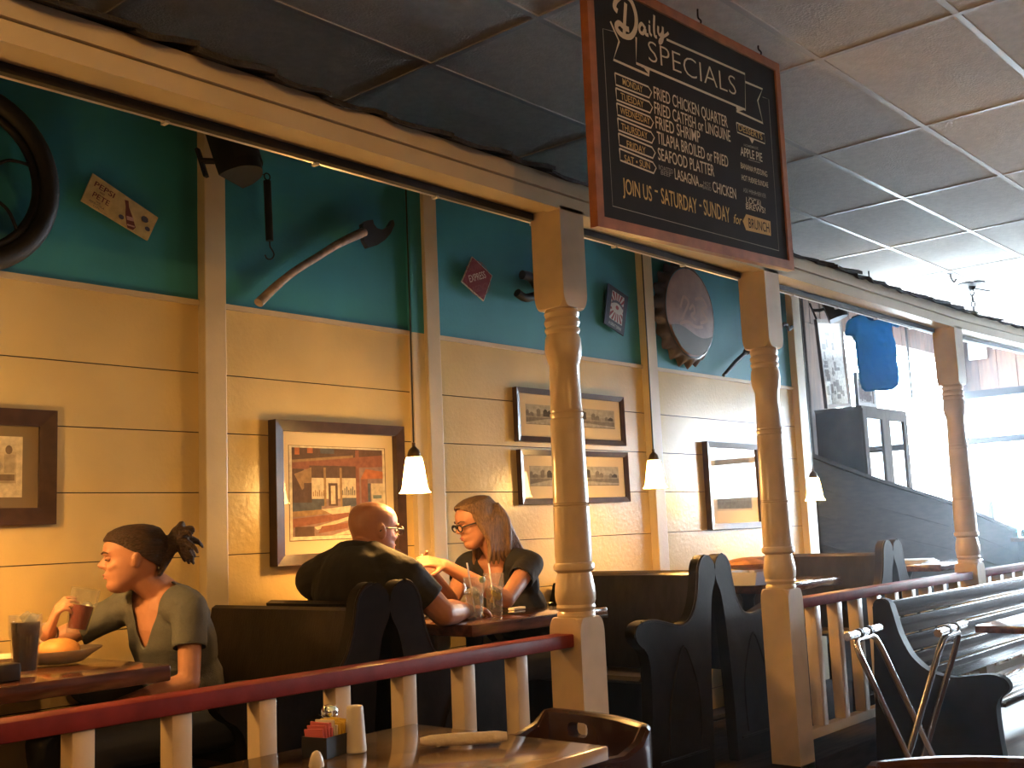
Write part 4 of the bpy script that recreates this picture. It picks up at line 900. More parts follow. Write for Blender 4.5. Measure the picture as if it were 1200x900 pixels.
tw, X = person('woman in a grey V-neck shirt with bun hair lifting a glass of iced tea', J, mat('grey jersey', (0.105, 0.11, 0.11), 0.9, var=0.1, bump=0.3, bscale=300), mat('dark denim', (0.03, 0.035, 0.05), 0.9), 0.92, 0.90, 0.52, vneck=0.15, lidded=True)
def hair_cap(mb, X, grow, line):
    m2 = MB(); head_loft(m2, MX.Identity(4), grow)
    bmesh.ops.subdivide_edges(m2.bm, edges=m2.bm.edges[:], cuts=2, use_grid_fill=True)
    m2.bm.faces.ensure_lookup_table()
    bmesh.ops.delete(m2.bm, geom=[f for f in m2.bm.faces if not line(f.calc_center_median())], context='FACES')
    smooth_rim(m2.bm, 25)
    bmesh.ops.solidify(m2.bm, geom=m2.bm.faces[:], thickness=0.012)
    for v in m2.bm.verts: v.co = X @ v.co
    mb.merge(m2.bm)
h = MB()
hair_cap(h, X, 0.010, lambda p: p.z > 0.035 and (p.x < 0.062-max(0, 0.185-p.z)*1.25 if p.z < 0.185 else p.x < 0.20) and not (abs(p.x+0.012) < 0.018 and 0.07 < p.z < 0.13 and abs(p.y) > 0.05) and not (p.z < 0.08 and p.x > -0.055))
P = lambda *a: X @ V(a)
h.cap(P(-0.112, 0, 0.135), 0.026, P(-0.145, 0, 0.165), 0.034); h.ell(P(-0.148, 0, 0.175), (V((0.03, 0, 0)), V((0, 0.032, 0)), V((0, 0, 0.035))))
rnd = random.Random(5)
for k in range(26):
    a = rnd.uniform(0, 6.28); c0 = P(-0.135, 0.0, 0.155); d_ = V((-rnd.uniform(0.25, 1.0), rnd.uniform(-0.7, 0.7), rnd.uniform(-0.9, 0.75))); d_.normalize()
    L_ = rnd.uniform(0.045, 0.085); e0 = P(-0.135+d_.x*L_, d_.y*L_, 0.155+d_.z*L_*1.1); mid = c0.lerp(e0, 0.55)+V((0, 0, 0.010))
    h.tube(spline([c0, mid, e0, e0+V((0.008, 0, -0.016))], 3), [0.013, 0.014, 0.014, 0.012, 0.011, 0.009, 0.007, 0.006, 0.005, 0.004], 7)
for k in range(9): h.tube(spline([P(-0.075, -0.052+0.013*k, 0.035), P(-0.095, -0.04+0.010*k, 0.07), P(-0.115, -0.02+0.005*k, 0.11), P(-0.13, 0, 0.15)], 3), [0.006, 0.008, 0.009, 0.010, 0.011, 0.012, 0.013, 0.014, 0.014, 0.014], 6)
for k in range(5): h.tube(spline([P(0.05-0.01*k, -0.079, 0.165), P(0.0, -0.088, 0.150-0.006*k), P(-0.06, -0.082, 0.145-0.006*k), P(-0.115, -0.03, 0.15)], 4), 0.006, 6)
remeshed(h, 'hair', HAIRB, tw, 0.004, 3)
m = MB(); wr = J['wrR'].lerp(J['elR'], 0.18); ax = (J['elR']-J['wrR']).normalized(); q1 = ax.orthogonal().normalized(); q2 = ax.cross(q1)
m.tube([wr+(q1*math.cos(k*.39)+q2*math.sin(k*.39))*0.031 for k in range(16)], 0.004, 6, True); m.build('bracelet', mat('pale bead', (0.5, 0.45, 0.4), 0.3), tw)

# --- bald man in black, seen from behind
SKINM = mat('ruddy skin', (0.38, 0.17, 0.108), 0.42, var=0.08, vscale=20, bump=0.03, bscale=120)
J = dict(trap=1, skin=SKINM, fwd=(0.99, -0.04, 0), pelvis=V((2.80, 3.20, 0.90)), chest=V((2.765, 3.205, 1.15)), neck=V((2.790, 3.20, 1.352)),
         head=V((2.84, 3.205, 1.338)), face=(0.985, -0.17), pitch=0.10, hs=0.99, zs=0.95,
         shR=V((2.815, 2.985, 1.262)), elR=V((2.915, 2.915, 1.135)), wrR=V((3.16, 3.03, 1.125)), handR=((0.8, 0.45, 0.0), (0, 0, -1), 1.0, 0.35, -1),
         shL=V((2.755, 3.425, 1.262)), elL=V((2.88, 3.48, 1.13)), wrL=V((3.16, 3.33, 1.125)), handL=((0.8, -0.35, 0.0), (0, 0, -1), 1.0, 0.35, 1),
         knL=V((3.30, 3.32, 0.86)), anL=V((3.28, 3.32, 0.42)), knR=V((3.30, 3.08, 0.86)), anR=V((3.28, 3.08, 0.42)))
tm, X = person('bald man in a black shirt and glasses seen from behind', J, mat('black cotton', (0.012, 0.011, 0.010), 0.85, var=0.2, bump=0.2, bscale=250), mat('dark denim', (0, 0, 0)), 1.08, 1.14, 0.62, girth=1.05)
P = lambda *a: X @ V(a); r3 = X.to_3x3()
m = MB()
for q in (-1, 1):
    m.tube([P(0.098, q*0.033+0.024*math.cos(k*.52), 0.117+0.018*math.sin(k*.52)) for k in range(12)], 0.002, 6, True)
    m.tube([P(0.097, q*0.057, 0.122), P(0.04, q*0.080, 0.122), P(-0.01, q*0.084, 0.120), P(-0.025, q*0.082, 0.105)], 0.0024, 6)
m.tube([P(0.098, -0.010, 0.119), P(0.103, 0, 0.122), P(0.098, 0.010, 0.119)], 0.002, 6); m.build('glasses', BLACK, tm)
m = MB(); nb = J['neck']; m.tube([nb+V((-0.005+0.072*math.cos(k*.42), 0.075*math.sin(k*.42), 0.018+0.015*math.cos(k*.42+math.pi))) for k in range(15)], 0.017, 8, True, flat=1.6); m.build('collar', mat('black cotton', (0, 0, 0)), tm)

# --- blonde woman in black, facing left
BLOND = mat('ash blonde hair', (0.22, 0.125, 0.06), 0.5, var=0.5, vscale=9, bump=0.8, bscale=10, stretch=(32, 32, 2), col2=(0.10, 0.055, 0.03))
J = dict(fwd=(-0.97, -0.12, 0), pelvis=V((3.93, 3.28, 0.88)), chest=V((3.74, 3.30, 1.10)), neck=V((3.650, 3.30, 1.325)),
         head=V((3.565, 3.31, 1.372)), face=(-0.90, 0.40), pitch=0.28, hs=0.95, zs=0.90,
         shL=V((3.67, 3.135, 1.275)), elL=V((3.43, 3.065, 1.145)), wrL=V((3.205, 3.185, 1.295)), handL=((-0.80, 0.28, 0.22), (0.1, 0.6, -0.7), 0.95, 0.35, 1, 0.6),
         shR=V((3.63, 3.465, 1.275)), elR=V((3.47, 3.42, 1.130)), wrR=V((3.235, 3.30, 1.265)), handR=((-0.80, -0.15, 0.28), (0.2, -0.8, 0.1), 0.95, 0.5, 1, 0.6),
         knL=V((3.45, 3.14, 0.87)), anL=V((3.52, 3.14, 0.42)), knR=V((3.45, 3.38, 0.87)), anR=V((3.52, 3.38, 0.42)))
tb, X = person('blonde woman in glasses and a black top with hands raised over the table', J, mat('black jersey', (0.014, 0.013, 0.013), 0.85, var=0.2, bump=0.2, bscale=250), mat('dark denim', (0, 0, 0)), 0.96, 0.95, 0.42, vneck=0.12, lidded=True)
P = lambda *a: X @ V(a)
h = MB(); hair_cap(h, X, 0.013, lambda p: p.z > 0.02 and (p.x < 0.075-max(0, 0.205-p.z)*1.05 if p.z < 0.205 else True))
nb = J['neck']
for q in (-1, 1):
    for k in range(9):
        f0 = 0.03-0.016*k; top = P(f0*0.8, q*0.055, 0.185-0.004*k); mid = P(f0-0.012, q*(0.088-0.002*k), 0.10); low = P(f0-0.03, q*(0.088-0.003*k), 0.01); end = low + V((-0.01+0.012*k, 0.0, -0.10-0.004*(k % 3)))
        h.tube(spline([top, mid, low, end], 4), [0.015]*9+[0.013, 0.011, 0.009, 0.004], 8)
for k in range(7):
    l_ = -0.07+0.0233*k; h.tube(spline([P(-0.09, l_*0.8, 0.17), P(-0.115, l_, 0.08), P(-0.10, l_, 0.0), P(-0.085, l_, 0.0)+V((0.02, 0, -0.09))], 4), [0.020]*9+[0.017, 0.014, 0.01, 0.005], 8)
remeshed(h, 'hair', BLOND, tb, 0.004, 2)
m = MB()
for q in (-1, 1):
    m.tube([P(0.097, q*0.033+0.026*math.cos(k*.52), 0.113+0.017*math.sin(k*.52)) for k in range(12)], 0.0032, 6, True)
    m.tube([P(0.096, q*0.058, 0.119), P(0.04, q*0.082, 0.119), P(-0.01, q*0.085, 0.117)], 0.0034, 6)
m.tube([P(0.098, -0.010, 0.116), P(0.103, 0, 0.119), P(0.098, 0.010, 0.116)], 0.003, 6); m.build('glasses', BLACK, tb)
wd_ = J['wrL']; 

# ------------------------------------------------------------------ drinks and food
def tumbler(base, r0, r1, hgt, label, content, cat='glass', axis=None, group=None):
    t = thing('drinking_glass', label, cat, tuple(base), group)
    A = V(axis).normalized() if axis else V((0, 0, 1)); M = MX.Translation(base) @ V((0, 0, 1)).rotation_difference(A).to_matrix().to_4x4()
    rm = r0+(r1-r0)*0.62
    MB().lathe([(r0*0.9, 0), (r0, 0.004), (rm*0.985, hgt*0.60), (rm*1.06, hgt*0.64), (rm*1.10, hgt*0.68), (r1, hgt), (r1-0.003, hgt), (rm*1.10-0.003, hgt*0.68), (rm-0.004, hgt*0.6), (r0-0.003, 0.014), (0.001, 0.013)], 28, M, False).build('tumbler', GLASSM, t)
    col, lvl, ice, extra = content
    z1 = hgt*lvl; rl = r0+(r1-r0)*lvl-0.0045
    if col: MB().lathe([(r0-0.0036, 0.0145), (rm-0.0045, hgt*0.6) if lvl > 0.6 else (rl, z1*0.99), (rl, z1), (0.001, z1)], 24, M, True).build('drink', col, t)
    if ice:
        m = MB(); rd = random.Random(int(base[0]*1000))
        for k in range(ice):
            q = MX.Translation((rd.uniform(-0.4, 0.4)*rl, rd.uniform(-0.4, 0.4)*rl, z1-0.005+0.006*k)) @ MX.Rotation(rd.uniform(0, 3), 4, 'X') @ MX.Rotation(rd.uniform(0, 3), 4, 'Z')
            m.box((-0.011, -0.011, -0.011), (0.011, 0.011, 0.011), 0.003, M @ q)
        m.build('ice', thin_glass('ice', (0.9, 0.92, 0.93), 0.16) if 'ice' not in MATS else MATS['ice'], t)
    return t, M
COLA = mat('cola', (0.02, 0.006, 0.003), 0.1); TEA = mat('red tea', (0.16, 0.014, 0.006), 0.08); WATER = thin_glass('water', (0.90, 0.91, 0.92), 0.04)
ZT = 1.09
b = at(31, 789, Z=ZT+0.001); s_ = 1.0
b = V((1.475, 2.945, ZT+0.001))
b = at(29, 792, Y=3.0); b.z = ZT+0.001
t, M = tumbler(b, 0.031, 0.043, 0.160, 'tall ribbed glass of cola on the far left table', (COLA, 0.88, 4, None))
hx = (gx[1]-gx[0]); t, M = tumbler(gx[0], 0.030, 0.042, hx.length, 'tilted glass of red iced tea held by the woman in grey', (TEA, 0.62, 2, None), axis=hx)
# plate with a burger bun
pc = at(68, 776, Y=3.22); pc.z = ZT+0.002
t = thing('plate', 'white oval plate under the burger bun at far left', 'plate', tuple(pc))
MB().lathe([(0.06, 0.0), (0.075, 0.004), (0.10, 0.022), (0.125, 0.036), (0.127, 0.040), (0.098, 0.027), (0.07, 0.010), (0.001, 0.009)], 32, MX.Translation(pc) @ MX.Diagonal((1.0, 0.85, 1, 1)), False).build('dish', mat('white china', (0.62, 0.56, 0.46), 0.25), t)
t = thing('burger', 'toasted burger bun on the white plate', 'food', tuple(pc+V((0, 0, 0.014))))
MB().ell(pc+V((0.0, 0, 0.038)), (V((0.062, 0, 0)), V((0, 0.06, 0)), V((0, 0, 0.034)))).build('bun_top', mat('toasted bun', (0.58, 0.28, 0.09), 0.5, var=0.25, vscale=25), t)
MB().lathe([(0.05, 0.010), (0.06, 0.014), (0.061, 0.026), (0.055, 0.03)], 24, MX.Translation(pc)).build('patty', mat('grilled meat', (0.10, 0.04, 0.02), 0.7, bump=0.4), t)
pc2 = at(4, 774, Y=3.25); pc2.z = ZT+0.002
t = tag(MB().lathe([(0.05, 0.0), (0.07, 0.004), (0.09, 0.03), (0.092, 0.034), (0.066, 0.010), (0.001, 0.009)], 28, MX.Translation(pc2), False).build('bowl', mat('white china', (0, 0, 0))), 'white dish cut by the left edge behind the cola glass', 'bowl')
pc3 = at(3, 796, Y=2.93); pc3.z = ZT+0.001
t = tag(MB().box((-0.04, -0.03, 0), (0.035, 0.03, 0.045), 0.006, MX.Translation(pc3)).build('sauce_cup', mat('dark sauce pot', (0.03, 0.02, 0.015), 0.35)), 'small dark sauce pot at the left edge in front of the cola', 'pot')
# water glasses on the middle table
b = at(557, 727, Y=2.98); b.z = ZT+0.001; t, M = tumbler(b, 0.030, 0.041, 0.160, 'front water glass with a lime wedge on the middle booth table', (WATER, 0.62, 4, None), group='water glasses on the middle booth table')
LEMON = mat('lemon flesh', (0.62, 0.48, 0.05), 0.4); LIME = mat('lime peel', (0.16, 0.22, 0.04), 0.4); STRAW = mat('white straw', (0.75, 0.72, 0.7), 0.4)
MB().ell(M @ V((0.026, -0.02, 0.148)), (V((0.018, 0, 0)), V((0, 0.007, 0)), V((0, 0, 0.013)))).build('lime_wedge', LIME, t)
MB().tube([M @ V((0.0, 0, 0.03)), M @ V((-0.04, -0.005, 0.215))], 0.003, 8).build('straw', STRAW, t)
b = at(580, 720, Y=3.05); b.z = ZT+0.001; t, M = tumbler(b, 0.030, 0.041, 0.165, 'rear water glass with lemon slices and a straw on the middle booth table', (WATER, 0.60, 3, None), group='water glasses on the middle booth table')
m = MB()
for k, (u, v, zz) in enumerate(((-0.012, -0.01, 0.085), (0.012, -0.012, 0.072), (0.0, 0.006, 0.062))): m.lathe([(0.014, -0.003), (0.016, 0), (0.014, 0.003)], 14, M @ MX.Translation((u, v, zz)) @ MX.Rotation(1.2+0.4*k, 4, 'X'))
m.build('lemon_slices', LEMON, t)
MB().tube([M @ V((0.0, 0, 0.03)), M @ V((-0.02, 0.005, 0.205))], 0.003, 8).build('straw', STRAW, t)
c = at(522, 713, Y=3.12); c.z = ZT; t = thing('snack_packet', 'small yellow green packet on the table beside the bald man', 'packet', tuple(c))
MB().box((-0.035, -0.03, 0.001), (0.035, 0.03, 0.026), 0.005, MX.Translation(c)).build('wrapper', mat('yellow green wrapper', (0.30, 0.30, 0.03), 0.45, var=0.3, vscale=40), t)
MB().box((-0.034, -0.031, 0.009), (0.034, -0.0295, 0.016), 0, MX.Translation(c)).build('label_band', mat('dark green band', (0.05, 0.09, 0.02), 0.5), t, False)
c = at(606, 719, Y=3.15); c.z = ZT; t = tag(MB().box((-0.045, -0.016, 0.001), (0.045, 0.016, 0.012), 0.003, MX.Translation(c) @ MX.Rotation(0.15, 4, 'Z')).build('folded_napkin', WHITE), 'small folded white napkin lying right of the water glasses', 'napkin')
c = at(637, 714, Y=3.2); c.z = ZT; t = tag(MB().tube(spline([c+V((-0.09, -0.02, 0.004)), c+V((0, 0, 0.006)), c+V((0.03, 0.01, 0.005)), c+V((0.07, 0.02, 0.006)), c+V((0.10, 0.03, 0.004))], 4), [0.003]*10+[0.004, 0.006, 0.009, 0.011, 0.010, 0.008, 0.004], 8, flat=0.4).build('spoon', CHROME), 'spoon lying on the middle table beside the nearest post', 'spoon')
# what the blonde woman holds
hp_ = (J['wrL']+J['wrR'])/2+V((-0.10, -0.01, -0.035)); m = MB()
m.ell(hp_, (V((0.035, 0.01, 0)), V((0, 0.03, 0)), V((0.0, 0, 0.04)))); m.ell(hp_+V((-0.015, -0.01, -0.035)), (V((0.02, 0, 0.01)), V((0, 0.012, 0)), V((0, 0, 0.03))))
o = remeshed(m, 'paper_napkin', WHITE, None, 0.005, 2, disp=0.02); tag(o, 'crumpled paper napkin in the blonde woman\'s hands', 'napkin')
# bread tray on the third table
c = at(884, 700, Y=3.0); c.z = ZT+0.001; t = thing('bread_tray', 'pale tray of bread on the booth table behind the middle post', 'tray', tuple(c))
M = MX.Translation(c); m = MB(); m.faces([(-0.16, -0.10, 0), (0.16, -0.10, 0), (0.16, 0.10, 0), (-0.16, 0.10, 0), (-0.19, -0.13, 0.07), (0.19, -0.13, 0.07), (0.19, 0.13, 0.07), (-0.19, 0.13, 0.07)], [(3, 2, 1, 0), (0, 1, 5, 4), (1, 2, 6, 5), (2, 3, 7, 6), (3, 0, 4, 7)], M)
m.build('tray_body', mat('pale lilac card', (0.50, 0.50, 0.60), 0.6), t, False)
t = thing('bread', 'toasted flat bread lying in the pale tray', 'bread', tuple(c+V((0, 0, 0.06))))
MB().ell(c+V((0.0, 0, 0.107)), (V((0.20, 0, 0)), V((0, 0.12, 0)), V((0, 0, 0.035)))).build('crust', mat('toasted crust', (0.50, 0.22, 0.08), 0.6, var=0.5, vscale=18), t)
c = at(1073, 668, Y=3.05); c.z = ZT+0.001; t = thing('menu_stack', 'stack of pale menus on the furthest booth table', 'menu', tuple(c))
for k in range(3): MB().box((-0.16, -0.11, 0.008*k), (0.16, 0.11, 0.008*k+0.007), 0.001, MX.Translation(c) @ MX.Rotation(0.12*k, 4, 'Z')).build('menu_sheet', mat('menu card', (0.62, 0.6, 0.58), 0.5), t, False)

# ------------------------------------------------------------------ foreground table, chairs, table ware
DEC = mat('lacquered map table', (0.42, 0.25, 0.10), 0.12, vscale=3.2, col2=(0.028, 0.012, 0.007), coat=0.25, spec=0.3)
TZ = 0.88; tc_ = at(713, 874, Z=TZ)
t = thing('dining_table', 'glossy dark table with tan patches in front of the railing', 'table', (tc_.x-0.75, tc_.y+0.3, FLOOR))
x1, y0 = tc_.x, tc_.y
MB().box((x1-1.35, y0, TZ-0.035), (x1, y0+0.70, TZ), 0.005).build('tabletop', DEC, t)
MB().box((x1-1.29, y0+0.05, TZ-0.09), (x1-0.06, y0+0.65, TZ-0.035)).build('apron', TABLE, t, False)
for a in (x1-1.25, x1-0.10):
    for q in (y0+0.09, y0+0.61): MB().lathe([(0.02, FLOOR), (0.026, FLOOR+0.1), (0.022, 0.5), (0.03, 0.6), (0.03, TZ-0.09)], 14, MX.Translation((a, q, 0))).build('leg', TABLE, t)
CHW = mat('dark glossy chair wood', (0.04, 0.016, 0.011), 0.26, var=0.3, vscale=8, coat=0.15)
def captain_chair(c, face, label, top, w=0.27, group='captain chairs in the main room', hole=True):
    """low back captain's chair: bowed crest rail with hand hole, arms, spindles, saddle seat, turned legs"""
    t = thing('captain_chair', label, 'chair', (c[0], c[1], FLOOR), group)
    M = MX.Translation((c[0], c[1], 0)) @ MX.Rotation(math.atan2(face[1], face[0]), 4, 'Z')
    # bow: f forward, l left
    bow = [(-0.035*math.cos(math.pi/2*(1-k/7)) , w*(1-k/7)) for k in range(15)]
    bow = [(0.25, w*1.10), (0.17, w*1.12), (0.10, w*1.12), (0.04, w*1.09), (0.012, w*1.05)] + bow + [(0.012, -w*1.05), (0.04, -w*1.09), (0.10, -w*1.12), (0.17, -w*1.12), (0.25, -w*1.10)]
    zt = top; sec = []
    m = MB(); n = len(bow)
    vs, fs = [], []
    for i, (f, l) in enumerate(bow):
        a = bow[max(0, i-1)]; b = bow[min(n-1, i+1)]; d = V((b[0]-a[0], b[1]-a[1], 0)).normalized(); nn = V((d.y, -d.x, 0))
        rise = max(0.0, min(1.0, (0.07-f)/0.07)); rise = rise*rise*(3-2*rise)
        z0 = zt-0.115; z1 = zt-0.062+0.062*rise
        wd = 0.020+0.010*(1-rise)
        for (o_, z) in ((-wd, z0), (wd, z0), (wd*0.8+0.006*rise, z1-0.008), (wd*0.4+0.006*rise, z1), (-wd*0.4+0.006*rise, z1), (-wd*0.8+0.006*rise, z1-0.008)):
            p = V((f, l, z))+nn*o_; vs.append(p)
    for i in range(n-1):
        for j in range(6): fs.append((i*6+j, i*6+(j+1) % 6, (i+1)*6+(j+1) % 6, (i+1)*6+j))
    fs += [tuple(range(6))[::-1], tuple((n-1)*6+j for j in range(6))]
    m.faces(vs, fs, M); o = m.build('crest_rail', CHW, t, True, 50)
    if hole:
        cut = MB(); cut.box((-0.45, -0.13, zt-0.070), (0.1, -0.055, zt-0.030), 0.014, M); q = cut.build('cut', CHW, None, False)
        md = o.modifiers.new('b', 'BOOLEAN'); md.object = q; md.operation = 'DIFFERENCE'; md.solver = 'EXACT'
        dg = bpy.context.evaluated_depsgraph_get(); q_parentfix = o.matrix_basis.copy(); o.parent = None; o.matrix_basis = MX.Identity(4); dg.update()
        me = bpy.data.meshes.new_from_object(o.evaluated_get(dg)); o.modifiers.clear(); o.data = me; o.parent = t; o.matrix_basis = q_parentfix; bpy.data.objects.remove(q)
    sz = zt-0.36
    MB().lathe([(0.02, sz-0.02), (0.21, sz-0.02), (0.228, sz-0.005), (0.225, sz+0.012), (0.15, sz+0.008), (0.001, sz+0.002)], 28, M @ MX.Translation((0.17, 0, 0)) @ MX.Diagonal((0.95, 1.0, 1, 1))).build('seat', CHW, t)
    for a in range(9):
        k = a/8; l = w*(1-2*k); f = -0.035*math.cos(math.pi/2*l/w)+0.004
        MB().tube([M @ V((f*0.9+0.03, l*0.78, sz)), M @ V((f+0.015, l*0.88, sz+0.1)), M @ V((f, l*0.96, zt-0.10))], [0.008, 0.012, 0.008], 8).build('spindle', CHW, t)
    for sx in (-1, 1):
        for sy in (-1, 1): MB().tube([M @ V((0.17+sx*0.12, sy*0.12, sz-0.01)), M @ V((0.17+sx*0.16, sy*0.16, FLOOR+0.2)), M @ V((0.17+sx*0.19, sy*0.19, FLOOR))], [0.014, 0.02, 0.013], 10).build('leg', CHW, t)
    MB().tube([M @ V((0.01, -0.16, FLOOR+0.16)), M @ V((0.33, -0.16, FLOOR+0.16))], 0.010, 8).tube([M @ V((0.01, 0.16, FLOOR+0.16)), M @ V((0.33, 0.16, FLOOR+0.16))], 0.010, 8).tube([M @ V((0.17, -0.16, FLOOR+0.16)), M @ V((0.17, 0.16, FLOOR+0.16))], 0.010, 8).build('stretcher', CHW, t)
    return t
captain_chair((2.545, 1.965), (-0.97, 0.24), 'dark captain chair with hand hole at the end of the glossy table', 0.897, 0.205)
cc = at(1118, 891, Z=0.90); captain_chair((cc.x, cc.y), (-0.8, -0.6), 'dark chair cut off by the bottom edge in front of the tray stand', 0.90, 0.16, hole=False)
# sugar caddy with shaker, foam cup, napkin roll
ZT2 = TZ+0.0005
c = at(385, 884, Z=TZ); t = thing('sugar_caddy', 'black caddy of pink, white and yellow sugar packets on the glossy table', 'caddy', tuple(c))
M = MX.Translation((c.x, c.y, ZT2)) @ MX.Rotation(0.2, 4, 'Z')
m = MB(); m.box((-0.055, -0.04, 0), (0.055, 0.04, 0.004), 0, M)
for lo, hi in (((-0.055, -0.04, 0.004), (0.055, -0.036, 0.05)), ((-0.055, 0.036, 0.004), (0.055, 0.04, 0.05)), ((-0.055, -0.036, 0.004), (-0.051, 0.036, 0.05)), ((0.051, -0.036, 0.004), (0.055, 0.036, 0.05))): m.box(lo, hi, 0, M)
m.build('box', BLACK, t, False)
for k in range(14):
    col = [('pink packet', (0.55, 0.12, 0.14)), ('white packet', (0.6, 0.56, 0.5)), ('pink packet', (0, 0, 0)), ('yellow packet', (0.60, 0.40, 0.05))][0 if k < 5 else (1 if k < 7 else 3)]
    a = -0.044+0.0068*k; MB().box((a, -0.030, 0.006), (a+0.004, 0.030, 0.074+0.006*((k*7) % 3)), 0.001, M @ MX.Rotation(0.10*(k-6)/6, 4, 'Y') @ MX.Rotation(0.05*((k*5) % 4-1.5), 4, 'X')).build('sugar_packet', mat(col[0], col[1], 0.7), t, False)
c2 = c+V((0.075, 0.085, 0)); t = thing('shaker', 'glass shaker with chrome lid behind the white ribbed cup', 'shaker', (c2.x, c2.y, TZ)); M = MX.Translation((c2.x, c2.y, ZT2))
MB().lathe([(0.024, 0), (0.026, 0.005), (0.024, 0.05), (0.021, 0.078), (0.001, 0.078)], 20, M).build('jar', GLASSM, t); MB().lathe([(0.0215, 0.076), (0.0235, 0.08), (0.0235, 0.092), (0.018, 0.102), (0.006, 0.106), (0.001, 0.106)], 20, M).build('lid', CHROME, t)
c3 = at(417, 881, Z=TZ); t = tag(MB().lathe([(0.0265, 0), (0.0275, 0.003)] + [(0.0272-0.0064*k/14+(0.0005 if k % 2 else 0), 0.006+0.104*k/14) for k in range(15)] + [(0.019, 0.113), (0.017, 0.1135), (0.001, 0.112)], 40, MX.Translation((c3.x, c3.y, ZT2))).build('cup', mat('white ribbed plastic', (0.60, 0.56, 0.50), 0.4)), 'white ribbed cup upside down beside the sugar caddy', 'cup')
a = at(492, 868, Z=TZ+0.02); b = at(594, 862, Z=TZ+0.02)
t = thing('napkin_roll', 'white paper napkin rolled round cutlery on the glossy table', 'napkin', (a.x, a.y, TZ))
pts = [a.lerp(b, k/8) for k in range(9)]
for p in pts: p.z = TZ+0.018
m = MB(); m.tube(pts, [0.010, 0.016, 0.017, 0.018, 0.018, 0.0175, 0.017, 0.0175, 0.013], 12, flat=0.9); o = m.build('rolled_paper', mat('napkin paper', (0.62, 0.56, 0.49), 0.85, bump=0.6, bscale=50), t)
d = (b-a).normalized(); sd = V((-d.y, d.x, 0)); q = a.lerp(b, 0.2); MB().tube([V((p.x, p.y, TZ+0.010)) for p in (q-sd*0.01, q+sd*0.045+d*0.03, q+sd*0.05+d*0.09)], [0.007, 0.009, 0.004], 8).build('loose_corner', mat('napkin paper', (0, 0, 0)), t)
c4 = at(371, 899, Z=TZ); t = tag(MB().lathe([(0.018, 0), (0.019, 0.004), (0.015, 0.022), (0.010, 0.033), (0.004, 0.037), (0.0005, 0.038)], 20, MX.Translation((c4.x, c4.y, ZT2))).build('creamer', mat('white china', (0, 0, 0))), 'small white creamer tip at the bottom edge left of the ribbed cup', 'creamer')

# ------------------------------------------------------------------ right: slatted bench, table, tray stand
BW = mat('black slatted bench wood', (0.02, 0.018, 0.017), 0.26, var=0.3, vscale=9, bump=0.05, coat=1.0, spec=0.8)
bx = 5.22; t = thing('slatted_bench', 'long dark slatted bench with curved ends shining in the window light', 'bench', (bx+2, 2.0, FLOOR))
ep = sp2([(2.36, 0.0), (2.34, 0.40), (2.315, 0.80), (2.31, 0.88), (2.28, 0.905), (2.235, 0.895), (2.215, 0.84), (2.19, 0.74), (2.14, 0.64), (2.06, 0.575), (1.97, 0.555), (1.88, 0.565), (1.79, 0.575), (1.735, 0.56), (1.715, 0.525), (1.735, 0.49), (1.775, 0.46), (1.775, 0.3), (1.745, 0.0)], 5)
for x in (bx, bx+3.9):
    MB().prism(ep, 0, 0.06, MX(((0, 1, 0, x), (1, 0, 0, 0), (0, 0, 1, FLOOR), (0, 0, 0, 1))), 0.006).build('end_panel', PEWEND, t, True, 35)
for k in range(5):
    z0 = FLOOR+0.47+0.083*k; yb = 2.175+0.026*k
    MB().box((bx+0.06, yb, z0), (bx+3.9, yb+0.026, z0+0.0805), 0.004).build('back_slat', BW, t)
for k in range(5):
    y_ = 1.755+0.083*k; MB().box((bx+0.06, y_, FLOOR+0.425-0.010*k), (bx+3.9, y_+0.0805, FLOOR+0.447-0.010*k), 0.005).build('seat_slat', BW, t)
tz = 0.88; a = at(1142, 733, Z=tz)
t = thing('side_table', 'dark square table with pale shining top in front of the slatted bench', 'table', (a.x+0.5, a.y-0.4, FLOOR))
MB().box((a.x, a.y-0.72, tz-0.035), (a.x+1.1, a.y, tz), 0.004).build('tabletop', TABLE, t)
MB().lathe([(0.05, FLOOR+0.03), (0.04, FLOOR+0.1), (0.04, tz-0.08), (0.08, tz-0.035)], 16, MX.Translation((a.x+0.55, a.y-0.36, 0))).build('pedestal', IRON, t)
m = MB()
for k in range(4): an = k*math.pi/2+0.785; m.tube([(a.x+0.55, a.y-0.36, FLOOR+0.05), (a.x+0.55+0.3*math.cos(an), a.y-0.36+0.3*math.sin(an), FLOOR+0.015)], [0.025, 0.014], 8)
m.build('foot', IRON, t)
# folding tray stand: two crossed U frames with straps
zt = 1.0
t = thing('tray_stand', 'folding chrome tray stand with crossed legs beside the slatted bench', 'stand', (4.05, 1.65, FLOOR))
A0, A1 = at(1000, 751, Z=zt), at(1025, 743, Z=zt); B0, B1 = at(1101, 748, Z=zt), at(1129, 738, Z=zt)
dA = (A1-A0).normalized(); dB = (B1-B0).normalized(); wA = 0.24
cA, cB = (A0+A1)/2, (B0+B1)/2
ax = ((dA+dB)/2); ax.z = 0; ax.normalize(); gap = (cB-cA); gap -= ax*gap.dot(ax); gap.z = 0
def uframe(c0, c1, nm, mtl):
    w2 = 0.115; rr = 0.045
    fx = c1-c0
    pts = []
    L0 = c0-ax*w2; R0 = c0+ax*w2
    dn = (fx).normalized()
    path = [L0+fx, L0+dn*rr*1.2, L0+dn*rr*0.3+ax*rr*0.3, L0+ax*rr, R0-ax*rr, R0+dn*rr*0.3-ax*rr*0.3, R0+dn*rr*1.2, R0+fx]
    MB().tube([path[0], path[1]]+spline(path[1:4], 4)[1:]+[path[4]]+spline(path[4:7], 4)[1:]+[path[7]], 0.0105, 10).build(nm, mtl, t)
